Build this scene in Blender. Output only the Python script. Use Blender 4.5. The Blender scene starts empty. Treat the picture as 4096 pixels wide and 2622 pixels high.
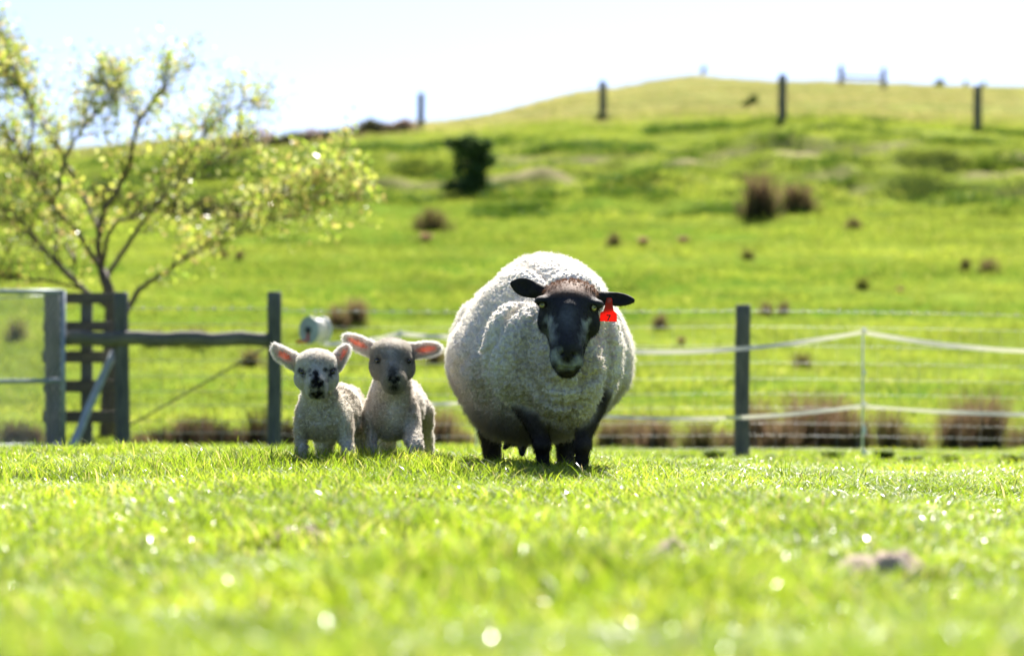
import bpy, bmesh, math, random
import numpy as np
from mathutils import Vector, Matrix
R = math.radians
scene = bpy.context.scene
col = scene.collection
random.seed(7)
rng = np.random.default_rng(7)

# ---------------------------------------------------------------- camera
ZC = 0.36                       # a low camera, about knee height
FPX = 10900.0                   # focal length in pixels of a 4096 wide picture
VH, UC = 1519.0, 2048.0         # level line and centre column
cam_d = bpy.data.cameras.new('camera')
cam = bpy.data.objects.new('camera', cam_d); col.objects.link(cam)
cam.location = (0, 0, ZC); cam.rotation_euler = (R(90), 0, 0)
cam_d.sensor_width = 36; cam_d.lens = 36 * FPX / 4096
cam_d.shift_y = (VH - 1311) / 4096
cam_d.clip_start = 0.1; cam_d.clip_end = 3000
cam_d.dof.use_dof = True; cam_d.dof.focus_distance = 9.75; cam_d.dof.aperture_fstop = 2.5
scene.camera = cam

# ---------------------------------------------------------------- sky, sun, exposure
SUN_EL, SUN_AZ = 47.0, 10.0
world = bpy.data.worlds.new('World'); scene.world = world; world.use_nodes = True
wn = world.node_tree; wn.nodes.clear()
sky = wn.nodes.new('ShaderNodeTexSky'); sky.sky_type = 'NISHITA'; sky.sun_disc = False
sky.sun_elevation = R(SUN_EL); sky.sun_rotation = R(SUN_AZ)
sky.air_density = 0.4; sky.dust_density = 1.1; sky.ozone_density = 5.0
bg = wn.nodes.new('ShaderNodeBackground'); bg.inputs[1].default_value = 0.074
wo = wn.nodes.new('ShaderNodeOutputWorld')
wn.links.new(sky.outputs[0], bg.inputs[0]); wn.links.new(bg.outputs[0], wo.inputs[0])
sd = bpy.data.lights.new('sun', 'SUN'); sd.energy = 5.0; sd.angle = R(0.53); sd.color = (1.0, 0.95, 0.87)
sun = bpy.data.objects.new('sun', sd); col.objects.link(sun)
to_sun = Vector((math.sin(R(SUN_AZ)) * math.cos(R(SUN_EL)), math.cos(R(SUN_AZ)) * math.cos(R(SUN_EL)), math.sin(R(SUN_EL))))
sun.rotation_euler = to_sun.to_track_quat('Z', 'Y').to_euler(); sun.location = to_sun * 50
vs = scene.view_settings
vs.view_transform = 'Standard'; vs.look = 'None'; vs.gamma = 1.0; vs.use_curve_mapping = False
vs.exposure = 1.68
scene.render.engine = 'CYCLES'
cy = scene.cycles
cy.use_denoising = True; cy.max_bounces = 8; cy.diffuse_bounces = 4; cy.glossy_bounces = 3
cy.transmission_bounces = 6; cy.transparent_max_bounces = 8; cy.sample_clamp_indirect = 8.0; cy.sample_clamp_direct = 0

# ---------------------------------------------------------------- helpers
def P(u, v, d):                 # a point d metres out, seen at a column / row of the photograph
    return Vector(((u - UC) / FPX * d, d, ZC - (v - VH) / FPX * d))
def px(n, d): return n * d / FPX
def tag(o, label=None, cat=None, group=None, kind=None):
    if label: o['label'] = label
    if cat: o['category'] = cat
    if group: o['group'] = group
    if kind: o['kind'] = kind
    return o
def empty(name, loc=(0, 0, 0), rz=0.0):
    o = bpy.data.objects.new(name, None); col.objects.link(o)
    o.empty_display_size = 0.1; o.location = loc; o.rotation_euler = (0, 0, rz); return o
def link(name, me, parent=None, loc=None):
    o = bpy.data.objects.new(name, me); col.objects.link(o)
    if parent is not None: o.parent = parent
    if loc is not None: o.location = loc
    return o
def mesh_np(name, V, F, mats=(), smooth=True, C=None):
    V = np.asarray(V, np.float32); F = np.asarray(F, np.int32); n = F.shape[1]
    me = bpy.data.meshes.new(name)
    me.vertices.add(len(V)); me.vertices.foreach_set('co', V.ravel())
    me.loops.add(F.size); me.loops.foreach_set('vertex_index', F.ravel())
    me.polygons.add(len(F)); me.polygons.foreach_set('loop_start', np.arange(len(F), dtype=np.int32) * n)
    me.polygons.foreach_set('loop_total', np.full(len(F), n, np.int32))
    me.polygons.foreach_set('use_smooth', np.full(len(F), smooth, bool))
    for m in mats: me.materials.append(m)
    if C is not None:
        a = me.color_attributes.new('tint', 'FLOAT_COLOR', 'POINT')
        C4 = np.ones((len(V), 4), np.float32); C4[:, :3] = C; a.data.foreach_set('color', C4.ravel())
    me.update(calc_edges=True); me.validate(); return me
class MB:                       # collects simple shapes into one mesh
    def __init__(s): s.v, s.f, s.c = [], [], []
    def tube(s, pts, rad, n=8, cap=True, tint=None):
        pts = [Vector(p) for p in pts]
        rad = rad if hasattr(rad, '__len__') else [rad] * len(pts)
        base = len(s.v); prev = None
        for i, p in enumerate(pts):
            t = (pts[min(i + 1, len(pts) - 1)] - pts[max(i - 1, 0)]).normalized()
            if prev is None:
                a = t.orthogonal().normalized()
            else:
                a = (prev - t * prev.dot(t)).normalized()
            prev = a; b = t.cross(a)
            for k in range(n):
                q = 2 * math.pi * k / n
                s.v.append(p + (a * math.cos(q) + b * math.sin(q)) * rad[i]); s.c.append(tint or (1, 1, 1))
        for i in range(len(pts) - 1):
            for k in range(n):
                k2 = (k + 1) % n
                s.f.append((base + i * n + k, base + i * n + k2, base + (i + 1) * n + k2, base + (i + 1) * n + k))
        if cap:
            s.f.append(tuple(base + k for k in reversed(range(n))))
            s.f.append(tuple(base + (len(pts) - 1) * n + k for k in range(n)))
        return s
    def box(s, c, size, M=None, tint=None):
        base = len(s.v); c = Vector(c)
        for x in (-.5, .5):
            for y in (-.5, .5):
                for z in (-.5, .5):
                    q = Vector((x * size[0], y * size[1], z * size[2]))
                    if M is not None: q = M @ q
                    s.v.append(c + q); s.c.append(tint or (1, 1, 1))
        for f in ((0, 1, 3, 2), (4, 6, 7, 5), (0, 4, 5, 1), (2, 3, 7, 6), (0, 2, 6, 4), (1, 5, 7, 3)):
            s.f.append(tuple(base + i for i in f))
        return s
    def mesh(s, name, mat=None, smooth=False, bevel=0.0, tint=False):
        me = bpy.data.meshes.new(name); me.from_pydata([tuple(v) for v in s.v], [], s.f)
        if bevel:
            bm = bmesh.new(); bm.from_mesh(me)
            bmesh.ops.bevel(bm, geom=list(bm.edges), offset=bevel, segments=2, affect='EDGES', profile=0.6, clamp_overlap=True)
            bm.to_mesh(me); bm.free()
        elif tint:
            a = me.color_attributes.new('tint', 'FLOAT_COLOR', 'POINT')
            a.data.foreach_set('color', np.array([tuple(c) + (1,) for c in s.c], np.float32).ravel())
        if mat: me.materials.append(mat)
        me.polygons.foreach_set('use_smooth', np.full(len(me.polygons), smooth, bool)); me.update()
        return me

# hashed lattice noise, vectorised
def _h(i, j, k, s=0):
    n = (i.astype(np.int64) * 73856093) ^ (j.astype(np.int64) * 19349663) ^ (k.astype(np.int64) * 83492791) ^ (s * 2654435761)
    n = (n ^ (n >> 13)) * 1274126177; n = n ^ (n >> 16)
    return (n & 0xFFFFFF).astype(np.float64) / float(0xFFFFFF)
def vnoise(p, s=0):
    p = np.asarray(p, np.float64); i = np.floor(p).astype(np.int64); f = p - i; f = f * f * (3 - 2 * f); r = 0
    for a in (0, 1):
        for b in (0, 1):
            for c in (0, 1):
                w = (f[:, 0] if a else 1 - f[:, 0]) * (f[:, 1] if b else 1 - f[:, 1]) * (f[:, 2] if c else 1 - f[:, 2])
                r = r + w * _h(i[:, 0] + a, i[:, 1] + b, i[:, 2] + c, s)
    return r * 2 - 1
def fbm(p, o=3, s=0):
    r, a = 0, 1.0
    for k in range(o): r = r + a * vnoise(np.asarray(p) * (2 ** k) + 17.3 * k, s + k); a *= 0.5
    return r
def worley(p, s=0):             # distance to nearest seed and to the second, and the nearest seed itself
    p = np.asarray(p, np.float64); i = np.floor(p).astype(np.int64)
    d1 = np.full(len(p), 9.0); d2 = d1.copy(); c1 = np.zeros_like(p)
    for a in (-1, 0, 1):
        for b in (-1, 0, 1):
            for c in (-1, 0, 1):
                q = i + np.array([a, b, c])
                fp = q + np.stack([_h(q[:, 0], q[:, 1], q[:, 2], s + t) for t in (1, 2, 3)], 1)
                d = np.linalg.norm(fp - p, axis=1)
                m = d < d1
                d2 = np.where(m, d1, np.minimum(d2, d)); c1[m] = fp[m]; d1 = np.where(m, d, d1)
    return d1, d2, c1

# ---------------------------------------------------------------- materials
def mat(name):
    m = bpy.data.materials.new(name); m.use_nodes = True; nt = m.node_tree
    return m, nt, nt.nodes['Principled BSDF'], nt.nodes['Material Output']
def node(nt, t, **kw):
    n = nt.nodes.new(t)
    for k, v in kw.items(): setattr(n, k, v)
    return n
def ramp(nt, stops, fac=None):
    n = nt.nodes.new('ShaderNodeValToRGB'); e = n.color_ramp.elements
    while len(e) < len(stops): e.new(0.5)
    for el, (p, c) in zip(e, stops): el.position = p; el.color = (c[0], c[1], c[2], 1)
    if fac is not None: nt.links.new(fac, n.inputs[0])
    return n
def noise_tex(nt, scale, detail=4, coord='Object', vec=None, rough=0.55):
    n = nt.nodes.new('ShaderNodeTexNoise'); n.inputs['Scale'].default_value = scale
    n.inputs['Detail'].default_value = detail; n.inputs['Roughness'].default_value = rough
    if vec is None:
        tc = nt.nodes.new('ShaderNodeTexCoord'); vec = tc.outputs[coord]
    nt.links.new(vec, n.inputs['Vector']); return n
def mapped(nt, scale, coord='Object'):
    tc = nt.nodes.new('ShaderNodeTexCoord'); mp = nt.nodes.new('ShaderNodeMapping')
    mp.inputs['Scale'].default_value = scale; nt.links.new(tc.outputs[coord], mp.inputs[0]); return mp.outputs[0]
def bump(nt, b, h, strength=0.4, dist=0.01):
    n = nt.nodes.new('ShaderNodeBump'); n.inputs['Strength'].default_value = strength; n.inputs['Distance'].default_value = dist
    nt.links.new(h, n.inputs['Height']); nt.links.new(n.outputs[0], b.inputs['Normal'])

def leaf_material(name, stops, trans=0.5, rough=0.3, spec=0.5, tint=False, wet=0.0, hue=0.485, patch=None):
    m, nt, b, out = mat(name)
    if tint:
        at = node(nt, 'ShaderNodeAttribute', attribute_name='tint'); c = at.outputs['Color']
    else:
        oi = node(nt, 'ShaderNodeObjectInfo'); geo = node(nt, 'ShaderNodeNewGeometry')
        ad = node(nt, 'ShaderNodeMath', operation='ADD'); fr = node(nt, 'ShaderNodeMath', operation='FRACT')
        nt.links.new(oi.outputs['Random'], ad.inputs[0]); nt.links.new(geo.outputs['Random Per Island'], ad.inputs[1])
        nt.links.new(ad.outputs[0], fr.inputs[0]); c = ramp(nt, stops, fr.outputs[0]).outputs[0]
    if patch:
        gp = node(nt, 'ShaderNodeNewGeometry'); mp = node(nt, 'ShaderNodeMapping'); mp.inputs['Scale'].default_value = patch; nt.links.new(gp.outputs['Position'], mp.inputs[0])
        nz = noise_tex(nt, 1.0, 5, vec=mp.outputs[0], rough=0.6); h2 = node(nt, 'ShaderNodeHueSaturation')
        for sock, a0, a1 in (('Value', 0.62, 1.38), ('Hue', 0.512, 0.486)):
            q = node(nt, 'ShaderNodeMapRange'); q.inputs['From Min'].default_value = 0.33; q.inputs['From Max'].default_value = 0.67; q.inputs['To Min'].default_value = a0; q.inputs['To Max'].default_value = a1
            nt.links.new(nz.outputs[0], q.inputs[0]); nt.links.new(q.outputs[0], h2.inputs[sock])
        nt.links.new(c, h2.inputs['Color']); c = h2.outputs[0]
    nt.links.new(c, b.inputs['Base Color'])
    geo2 = node(nt, 'ShaderNodeNewGeometry'); mu = node(nt, 'ShaderNodeMath', operation='MULTIPLY'); mu.inputs[1].default_value = 37.7
    f2 = node(nt, 'ShaderNodeMath', operation='FRACT'); gt = node(nt, 'ShaderNodeMath', operation='GREATER_THAN'); gt.inputs[1].default_value = 1 - wet
    nt.links.new(geo2.outputs['Random Per Island'], mu.inputs[0]); nt.links.new(mu.outputs[0], f2.inputs[0]); nt.links.new(f2.outputs[0], gt.inputs[0])
    for sock, lo_, hi_ in (('Roughness', rough, 0.26), ('Specular IOR Level', spec, 0.7)):
        q = node(nt, 'ShaderNodeMapRange'); q.inputs['To Min'].default_value = lo_; q.inputs['To Max'].default_value = hi_
        nt.links.new(gt.outputs[0], q.inputs[0]); nt.links.new(q.outputs[0], b.inputs[sock])
    tr = node(nt, 'ShaderNodeBsdfTranslucent'); hs = node(nt, 'ShaderNodeHueSaturation')
    hs.inputs['Hue'].default_value = hue; hs.inputs['Saturation'].default_value = 1.05; hs.inputs['Value'].default_value = 1.85
    nt.links.new(c, hs.inputs['Color']); nt.links.new(hs.outputs[0], tr.inputs[0])
    mx = node(nt, 'ShaderNodeMixShader'); mx.inputs[0].default_value = trans
    nt.links.new(b.outputs[0], mx.inputs[1]); nt.links.new(tr.outputs[0], mx.inputs[2]); nt.links.new(mx.outputs[0], out.inputs[0])
    return m
M = {}
M['grass'] = leaf_material('grass_blade', [(0, (0.10, 0.18, 0.018)), (0.35, (0.145, 0.23, 0.022)), (0.75, (0.18, 0.255, 0.026)), (0.93, (0.25, 0.28, 0.06)), (1, (0.36, 0.31, 0.14))], 0.55, 0.5, 0.3, wet=0.20, patch=(1.1, 1.6, 1))
M['field_grass'] = leaf_material('field_grass_blade', [(0, (0.125, 0.185, 0.028)), (0.5, (0.17, 0.225, 0.034)), (0.9, (0.205, 0.245, 0.042)), (1, (0.27, 0.26, 0.09))], 0.45, 0.8, 0.05, hue=0.49, patch=(0.22, 0.5, 0.3))
M['lush'] = leaf_material('lush_blade', [(0, (0.03, 0.075, 0.012)), (0.6, (0.05, 0.11, 0.014)), (1, (0.09, 0.15, 0.02))], 0.3, 0.6, 0.2)
M['dry_grass'] = leaf_material('dry_grass_blade', [(0, (0.16, 0.19, 0.05)), (0.5, (0.215, 0.22, 0.075)), (1, (0.29, 0.25, 0.12))], 0.45, 0.7, 0.1, patch=(0.1, 0.2, 0.1))
M['tint_leaf'] = leaf_material('tinted_leaf', None, 0.64, 0.4, 0.4, tint=True, wet=0.12)
M['tint_dull'] = leaf_material('tinted_stem', None, 0.35, 0.7, 0.15, tint=True)

def ground_material():
    m, nt, b, out = mat('pasture_soil_and_turf')
    at = node(nt, 'ShaderNodeAttribute', attribute_name='tint')
    n1 = noise_tex(nt, 0.9, 6); n2 = noise_tex(nt, 9, 5)
    hs = node(nt, 'ShaderNodeHueSaturation')
    mr = node(nt, 'ShaderNodeMapRange'); mr.inputs['From Min'].default_value = 0.3; mr.inputs['From Max'].default_value = 0.7
    mr.inputs['To Min'].default_value = 0.72; mr.inputs['To Max'].default_value = 1.25
    nt.links.new(n1.outputs[0], mr.inputs[0]); nt.links.new(mr.outputs[0], hs.inputs['Value'])
    mr2 = node(nt, 'ShaderNodeMapRange'); mr2.inputs['From Min'].default_value = 0.3; mr2.inputs['From Max'].default_value = 0.7
    mr2.inputs['To Min'].default_value = 0.485; mr2.inputs['To Max'].default_value = 0.515
    nt.links.new(n2.outputs[0], mr2.inputs[0]); nt.links.new(mr2.outputs[0], hs.inputs['Hue'])
    nt.links.new(at.outputs['Color'], hs.inputs['Color']); nt.links.new(hs.outputs[0], b.inputs['Base Color'])
    b.inputs['Roughness'].default_value = 1.0; b.inputs['Specular IOR Level'].default_value = 0.0
    bump(nt, b, n2.outputs[0], 0.8, 0.05); return m
M['ground'] = ground_material()

def wood_material(name, dark, light, along='Z'):
    m, nt, b, out = mat(name)
    sc = {'Z': (9, 9, 1.2), 'X': (1.2, 9, 9)}[along]
    n = noise_tex(nt, 4.5, 7, vec=mapped(nt, sc), rough=0.65); n2 = noise_tex(nt, 3.0, 3)
    mixf = node(nt, 'ShaderNodeMath', operation='MULTIPLY_ADD'); mixf.inputs[1].default_value = 0.7
    sc2 = node(nt, 'ShaderNodeMath', operation='MULTIPLY'); sc2.inputs[1].default_value = 0.3
    nt.links.new(n2.outputs[0], sc2.inputs[0]); nt.links.new(n.outputs[0], mixf.inputs[0]); nt.links.new(sc2.outputs[0], mixf.inputs[2])
    r = ramp(nt, [(0.34, dark), (0.66, light)], mixf.outputs[0]); nt.links.new(r.outputs[0], b.inputs['Base Color'])
    b.inputs['Roughness'].default_value = 0.78; b.inputs['Specular IOR Level'].default_value = 0.3
    bump(nt, b, n.outputs[0], 0.7, 0.006); return m
M['post'] = wood_material('weathered_post_wood', (0.055, 0.06, 0.06), (0.17, 0.17, 0.155))
M['rail'] = wood_material('weathered_rail_wood', (0.07, 0.068, 0.06), (0.20, 0.185, 0.16), 'X')
M['board'] = wood_material('old_board_wood', (0.06, 0.055, 0.045), (0.16, 0.14, 0.11), 'X')
M['bark'] = wood_material('tree_bark', (0.05, 0.038, 0.03), (0.17, 0.13, 0.11))
def plain(name, c, rough=0.5, metal=0.0, spec=0.5, var=0.15, scale=30):
    m, nt, b, out = mat(name)
    n = noise_tex(nt, scale, 4); d = tuple(x * (1 - var) for x in c); l = tuple(min(1, x * (1 + var)) for x in c)
    nt.links.new(ramp(nt, [(0.3, d), (0.7, l)], n.outputs[0]).outputs[0], b.inputs['Base Color'])
    b.inputs['Roughness'].default_value = rough; b.inputs['Metallic'].default_value = metal; b.inputs['Specular IOR Level'].default_value = spec
    return m
M['galv'] = plain('galvanised_steel', (0.30, 0.34, 0.38), 0.5, 0.4, 0.5, 0.2, 25)
M['wire'] = plain('galvanised_wire', (0.5, 0.5, 0.5), 0.3, 0.8, 0.5, 0.2, 60)
M['white_plastic'] = plain('white_plastic', (0.78, 0.79, 0.78), 0.35, 0, 0.5, 0.06, 12)
M['grey_pipe'] = plain('pale_grey_pole', (0.42, 0.46, 0.50), 0.5, 0, 0.4, 0.25, 9)
M['soil'] = plain('dry_soil', (0.42, 0.33, 0.26), 0.95, 0, 0.1, 0.35, 40)
M['red_plastic'] = plain('red_plastic', (0.55, 0.05, 0.03), 0.4, 0, 0.5, 0.1)
def translucent_mat(name, c, f=0.5, rough=0.45, var=0.1, scale=40):
    m = plain(name, c, rough, 0, 0.5, var, scale); nt = m.node_tree
    b = nt.nodes['Principled BSDF']; out = nt.nodes['Material Output']
    tr = node(nt, 'ShaderNodeBsdfTranslucent'); tr.inputs[0].default_value = (*c, 1)
    mx = node(nt, 'ShaderNodeMixShader'); mx.inputs[0].default_value = f
    nt.links.new(b.outputs[0], mx.inputs[1]); nt.links.new(tr.outputs[0], mx.inputs[2]); nt.links.new(mx.outputs[0], out.inputs[0]); return m
M['tape'] = translucent_mat('woven_fence_tape', (0.82, 0.80, 0.74), 0.4)
M['tag_red'] = translucent_mat('red_tag_plastic', (0.85, 0.045, 0.02), 0.55, 0.35, 0.05)
M['ink'] = plain('black_ink', (0.012, 0.012, 0.012), 0.5)
def skin_material():            # animal skin and short coat: colour by region, light through thin ears
    m, nt, b, out = mat('animal_coat')
    at = node(nt, 'ShaderNodeAttribute', attribute_name='tint'); n = noise_tex(nt, 90, 4)
    hs = node(nt, 'ShaderNodeHueSaturation'); mr = node(nt, 'ShaderNodeMapRange')
    mr.inputs['From Min'].default_value = 0.3; mr.inputs['From Max'].default_value = 0.7
    mr.inputs['To Min'].default_value = 0.75; mr.inputs['To Max'].default_value = 1.15
    nt.links.new(n.outputs[0], mr.inputs[0]); nt.links.new(mr.outputs[0], hs.inputs['Value'])
    nt.links.new(at.outputs['Color'], hs.inputs['Color']); nt.links.new(hs.outputs[0], b.inputs['Base Color'])
    b.inputs['Roughness'].default_value = 0.75; b.inputs['Specular IOR Level'].default_value = 0.3
    bump(nt, b, n.outputs[0], 0.35, 0.004)
    a2 = node(nt, 'ShaderNodeAttribute', attribute_name='thin'); tr = node(nt, 'ShaderNodeBsdfTranslucent')
    nt.links.new(hs.outputs[0], tr.inputs[0]); mx = node(nt, 'ShaderNodeMixShader')
    nt.links.new(a2.outputs['Fac'], mx.inputs[0]); nt.links.new(b.outputs[0], mx.inputs[1]); nt.links.new(tr.outputs[0], mx.inputs[2])
    nt.links.new(mx.outputs[0], out.inputs[0]); return m
M['coat'] = skin_material()
def hair_material():
    m, nt, b, out = mat('wool_fibre'); nt.nodes.remove(b)
    at = node(nt, 'ShaderNodeAttribute', attribute_name='fibre_tint')
    d = node(nt, 'ShaderNodeBsdfDiffuse'); t = node(nt, 'ShaderNodeBsdfTranslucent'); mx = node(nt, 'ShaderNodeMixShader')
    mx.inputs[0].default_value = 0.5
    nt.links.new(at.outputs['Color'], d.inputs[0]); nt.links.new(at.outputs['Color'], t.inputs[0])
    nt.links.new(d.outputs[0], mx.inputs[1]); nt.links.new(t.outputs[0], mx.inputs[2]); nt.links.new(mx.outputs[0], out.inputs[0]); return m
M['fibre'] = hair_material()
def eye_material():
    m, nt, b, out = mat('wet_eye'); at = node(nt, 'ShaderNodeAttribute', attribute_name='tint')
    nt.links.new(at.outputs['Color'], b.inputs['Base Color']); b.inputs['Roughness'].default_value = 0.08
    b.inputs['Coat Weight'].default_value = 0.6; b.inputs['Coat Roughness'].default_value = 0.03; return m
M['eye'] = eye_material()

# ---------------------------------------------------------------- terrain
_UC = np.array([0, 1000, 1683, 2410, 2800, 3130, 3910, 4600], float)
_near = [(20, 1808), (22, 1800), (24, 1776), (27, 1670), (30, 1560), (35, 1388), (40, 1240), (50, 1000), (58, 855)]
_far = [[(70, 730), (82, 650), (96, 612), (115, 628), (170, 640), (250, 700)],
        [(70, 690), (84, 605), (96, 562), (115, 575), (170, 600), (250, 680)],
        [(70, 668), (84, 548), (92, 514), (105, 516), (170, 497), (250, 600)],
        [(70, 655), (80, 530), (86, 481), (105, 456), (170, 352), (250, 450)],
        [(70, 650), (78, 520), (84, 475), (105, 440), (170, 303), (250, 430)],
        [(68, 645), (76, 484), (90, 460), (105, 440), (170, 318), (250, 425)],
        [(68, 665), (78, 520), (90, 485), (105, 452), (170, 348), (250, 430)],
        [(68, 680), (78, 545), (90, 505), (105, 480), (170, 370), (250, 440)]]
_D = np.concatenate([np.arange(20, 110, 1.0), np.arange(110, 262, 5.0)])
_T = []
for c in _far:
    tb = np.array(_near + c, float); vv = np.interp(_D, tb[:, 0], tb[:, 1])
    zz = ZC - (vv - VH) / FPX * _D
    k = np.array([1, 2, 3, 2, 1]) / 9.0; zp = np.pad(zz, 2, mode='edge'); zs = np.convolve(zp, k, 'valid'); zs[:2] = zz[:2]; zs[-2:] = zz[-2:]
    _T.append(zs)
_T = np.array(_T)
def hgt(x, y):
    x = np.atleast_1d(np.asarray(x, float)); y = np.atleast_1d(np.asarray(y, float))
    x, y = np.broadcast_arrays(x, y); x = x.copy(); y = y.copy()
    yy = np.clip(y, 20, 255); u = np.clip(UC + x / np.maximum(yy, 20) * FPX, 0, 4600)
    fd = np.interp(yy, _D, np.arange(len(_D))); d0 = np.clip(fd.astype(int), 0, len(_D) - 2); td = fd - d0
    fu = np.interp(u, _UC, np.arange(len(_UC))); u0 = np.clip(fu.astype(int), 0, len(_UC) - 2); tu = fu - u0; tu = tu * tu * (3 - 2 * tu)
    z = (_T[u0, d0] * (1 - td) + _T[u0, d0 + 1] * td) * (1 - tu) + (_T[u0 + 1, d0] * (1 - td) + _T[u0 + 1, d0 + 1] * td) * tu
    y1 = 11.2 - 0.9 * np.clip(x - 0.4, 0, 1); t = np.clip((y - y1) / (20 - y1), 0, 1); t = t * t * (3 - 2 * t)
    z = np.where(y < 20, (ZC - (1808 - VH) / FPX * 20) * t, z)
    z = np.where(y > 255, z - (y - 255) * 0.02, z)
    z += 0.05 * np.clip(-x / 1.8, -0.9, -0.05) * np.clip((y - 3) / 6, 0, 1) * np.clip((26 - y) / 8, 0, 1)
    p = np.stack([x, y, 0 * x], 1)
    bank = np.exp(-((yy - 66 + 0.10 * x) / 7.5) ** 2) * (y > 40)
    bank = bank * (1 - 0.8 * np.exp(-(((x + 1.5) / 2.5) ** 2 + ((y - 61) / 4.0) ** 2)))
    z += bank * 0.19 * np.sin(2 * math.pi * (y + 0.12 * x) / 3.1 + 2.2 * fbm(p * [0.18, 0.3, 1], 2, 57)) * np.clip(0.6 + fbm(p * 0.2, 2, 58), 0, 1.3)
    z += bank * (0.22 * fbm(p * [0.22, 0.36, 1], 2, 5) + 0.30 * fbm(p * [0.5, 0.9, 1], 2, 9) + 0.20 * np.abs(fbm(p * [1.1, 1.6, 1], 2, 19)))
    z += np.clip((y - 22) / 10, 0, 1) * np.clip((140 - y) / 40, 0, 1) * 0.05 * fbm(p * 0.7, 3, 3)
    z += np.clip((y - 95) / 30, 0, 1) * np.clip((260 - y) / 60, 0, 1) * 0.25 * fbm(p * 0.12, 3, 31)
    z += np.clip((9.0 - y) / 2, 0, 1) * 0.025 * fbm(p * 1.3, 2, 12)
    z += np.exp(-((y - 16.5) / 1.8) ** 2) * 0.05 * fbm(p * 2.2, 2, 15)
    return z
def H(x, y): return float(hgt(x, y)[0])
def G(u, d):                    # where something stands: a column, a distance, on the ground
    x = (u - UC) / FPX * d; return Vector((x, d, H(x, d)))
BARE = [(-0.47, 5.75, 0.18), (0.32, 5.1, 0.20), (0.70, 4.8, 0.20), (0.25, 7.6, 0.2), (-0.45, 5.45, 0.14), (0.31, 4.8, 0.14), (0.67, 4.5, 0.15)]   # thin, dried patches in the near sward
def bare_mask(x, y):
    m = np.zeros_like(x)
    for bx, by, br in BARE: m = np.maximum(m, np.exp(-(((x - bx) / br) ** 2 + ((y - by) / (br * 0.8)) ** 2)))
    return m
def soil_mask(x, y):            # tracks and scraped earth on the bank and along the fence
    p = np.stack([x, y, 0 * x], 1)
    bank = np.clip(1 - np.abs(y - 68 + 0.16 * x) / 7, 0, 1)
    a = bank * np.clip((fbm(p * [0.42, 2.0, 1], 4, 41) - 0.26) * 3.0, 0, 1)
    fence = np.exp(-((y - 17.5) / 2.0) ** 2) * np.clip((x + 0.2) / 1.0, 0, 1) * np.clip((fbm(p * [1.2, 1.5, 1], 3, 43) - 0.0) * 2.0, 0, 1)
    return np.maximum(a, fence * 0.8)
def build_ground():
    s = np.linspace(-math.asinh(70), math.asinh(70), 430); xs = 9 * np.sinh(s)
    ys = np.concatenate([np.arange(-60, -4, 4.0), np.arange(-4, 24, 0.25), np.arange(24, 100, 0.3), 100 + 0.3 * np.cumsum(1.045 ** np.arange(110))])
    X, Y = np.meshgrid(xs, ys); x, y = X.ravel(), Y.ravel(); z = hgt(x, y)
    nx, ny = len(xs), len(ys)
    i = np.arange((ny - 1) * nx).reshape(ny - 1, nx)[:, :-1].ravel()
    F = np.stack([i, i + 1, i + nx + 1, i + nx], 1)
    p = np.stack([x, y, 0 * x], 1)
    green = np.array([0.155, 0.205, 0.032]); dry = np.array([0.225, 0.225, 0.085]); soil = np.array([0.30, 0.235, 0.17]); lush = np.array([0.06, 0.13, 0.012])
    up = np.clip((y - 72 - 0.2 * np.clip(8 - x, 0, 30)) / 22, 0, 1) * 0.75
    up = np.clip(up + 0.28 * fbm(p * [0.06, 0.12, 1], 3, 21) * (y > 60), 0, 1)
    lu = np.clip(fbm(p * [0.10, 0.3, 1], 3, 25) * 0.9, 0, 0.8)
    C = green + (lush - green) * lu[:, None]
    C = C + (dry - C) * up[:, None]
    rust = (np.exp(-(((x - 12.5) / 6) ** 2 + ((y - 86) / 3.0) ** 2)) * np.clip(0.6 + fbm(p * 0.5, 2, 77), 0, 1) * 0.75)[:, None]
    C = C + (np.array([0.30, 0.16, 0.07]) - C) * rust
    so = soil_mask(x, y)[:, None]; C = C + (soil - C) * so * 0.85
    bm_ = bare_mask(x, y)[:, None]; C = C + (np.array([0.25, 0.19, 0.13]) - C) * bm_
    o = link('ground', mesh_np('ground', np.stack([x, y, z], 1), F, [M['ground']], True, C)); o['kind'] = 'structure'
build_ground()

# ---------------------------------------------------------------- grass (countless: one object for each sward)
src = bpy.data.collections.new('blade_sources')
def blades(n, rad, hmin, hmax, w, seg, lean, seed, flat=False):
    g = np.random.default_rng(seed); V, F = [], []
    for _ in range(n):
        a = g.uniform(0, 6.283); r = rad * math.sqrt(g.uniform()); bx, by = r * math.cos(a), r * math.sin(a)
        h = g.uniform(hmin, hmax); d = g.uniform(0, 6.283); ln = g.uniform(0.15, 1) * lean * h; dx, dy = math.cos(d), math.sin(d)
        f = g.uniform(0, 6.283); wx, wy = math.cos(f), math.sin(f); ww = w * g.uniform(0.6, 1.25); b = len(V); tw = g.uniform(-1.2, 1.2)
        for i in range(seg + 1):
            t = i / seg; q = ln * t ** 2; z = h * (t - 0.28 * lean * t ** 3)
            wi = ww * (1 - t ** 2.2) * 0.5 + 0.0002; fx, fy = math.cos(f + tw * t), math.sin(f + tw * t)
            V.append((bx + dx * q - fx * wi, by + dy * q - fy * wi, z)); V.append((bx + dx * q + fx * wi, by + dy * q + fy * wi, z))
        for i in range(seg): F.append((b + 2 * i, b + 2 * i + 1, b + 2 * i + 3, b + 2 * i + 2))
    return V, F
def sources(name, count, mt, **kw):
    c = bpy.data.collections.new(name)
    for i in range(count):
        V, F = blades(seed=100 + i * 7 + len(name), **kw)
        o = bpy.data.objects.new('%s_%02d' % (name, i), mesh_np(name, V, F, [mt], True)); c.objects.link(o)
    return c
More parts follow.
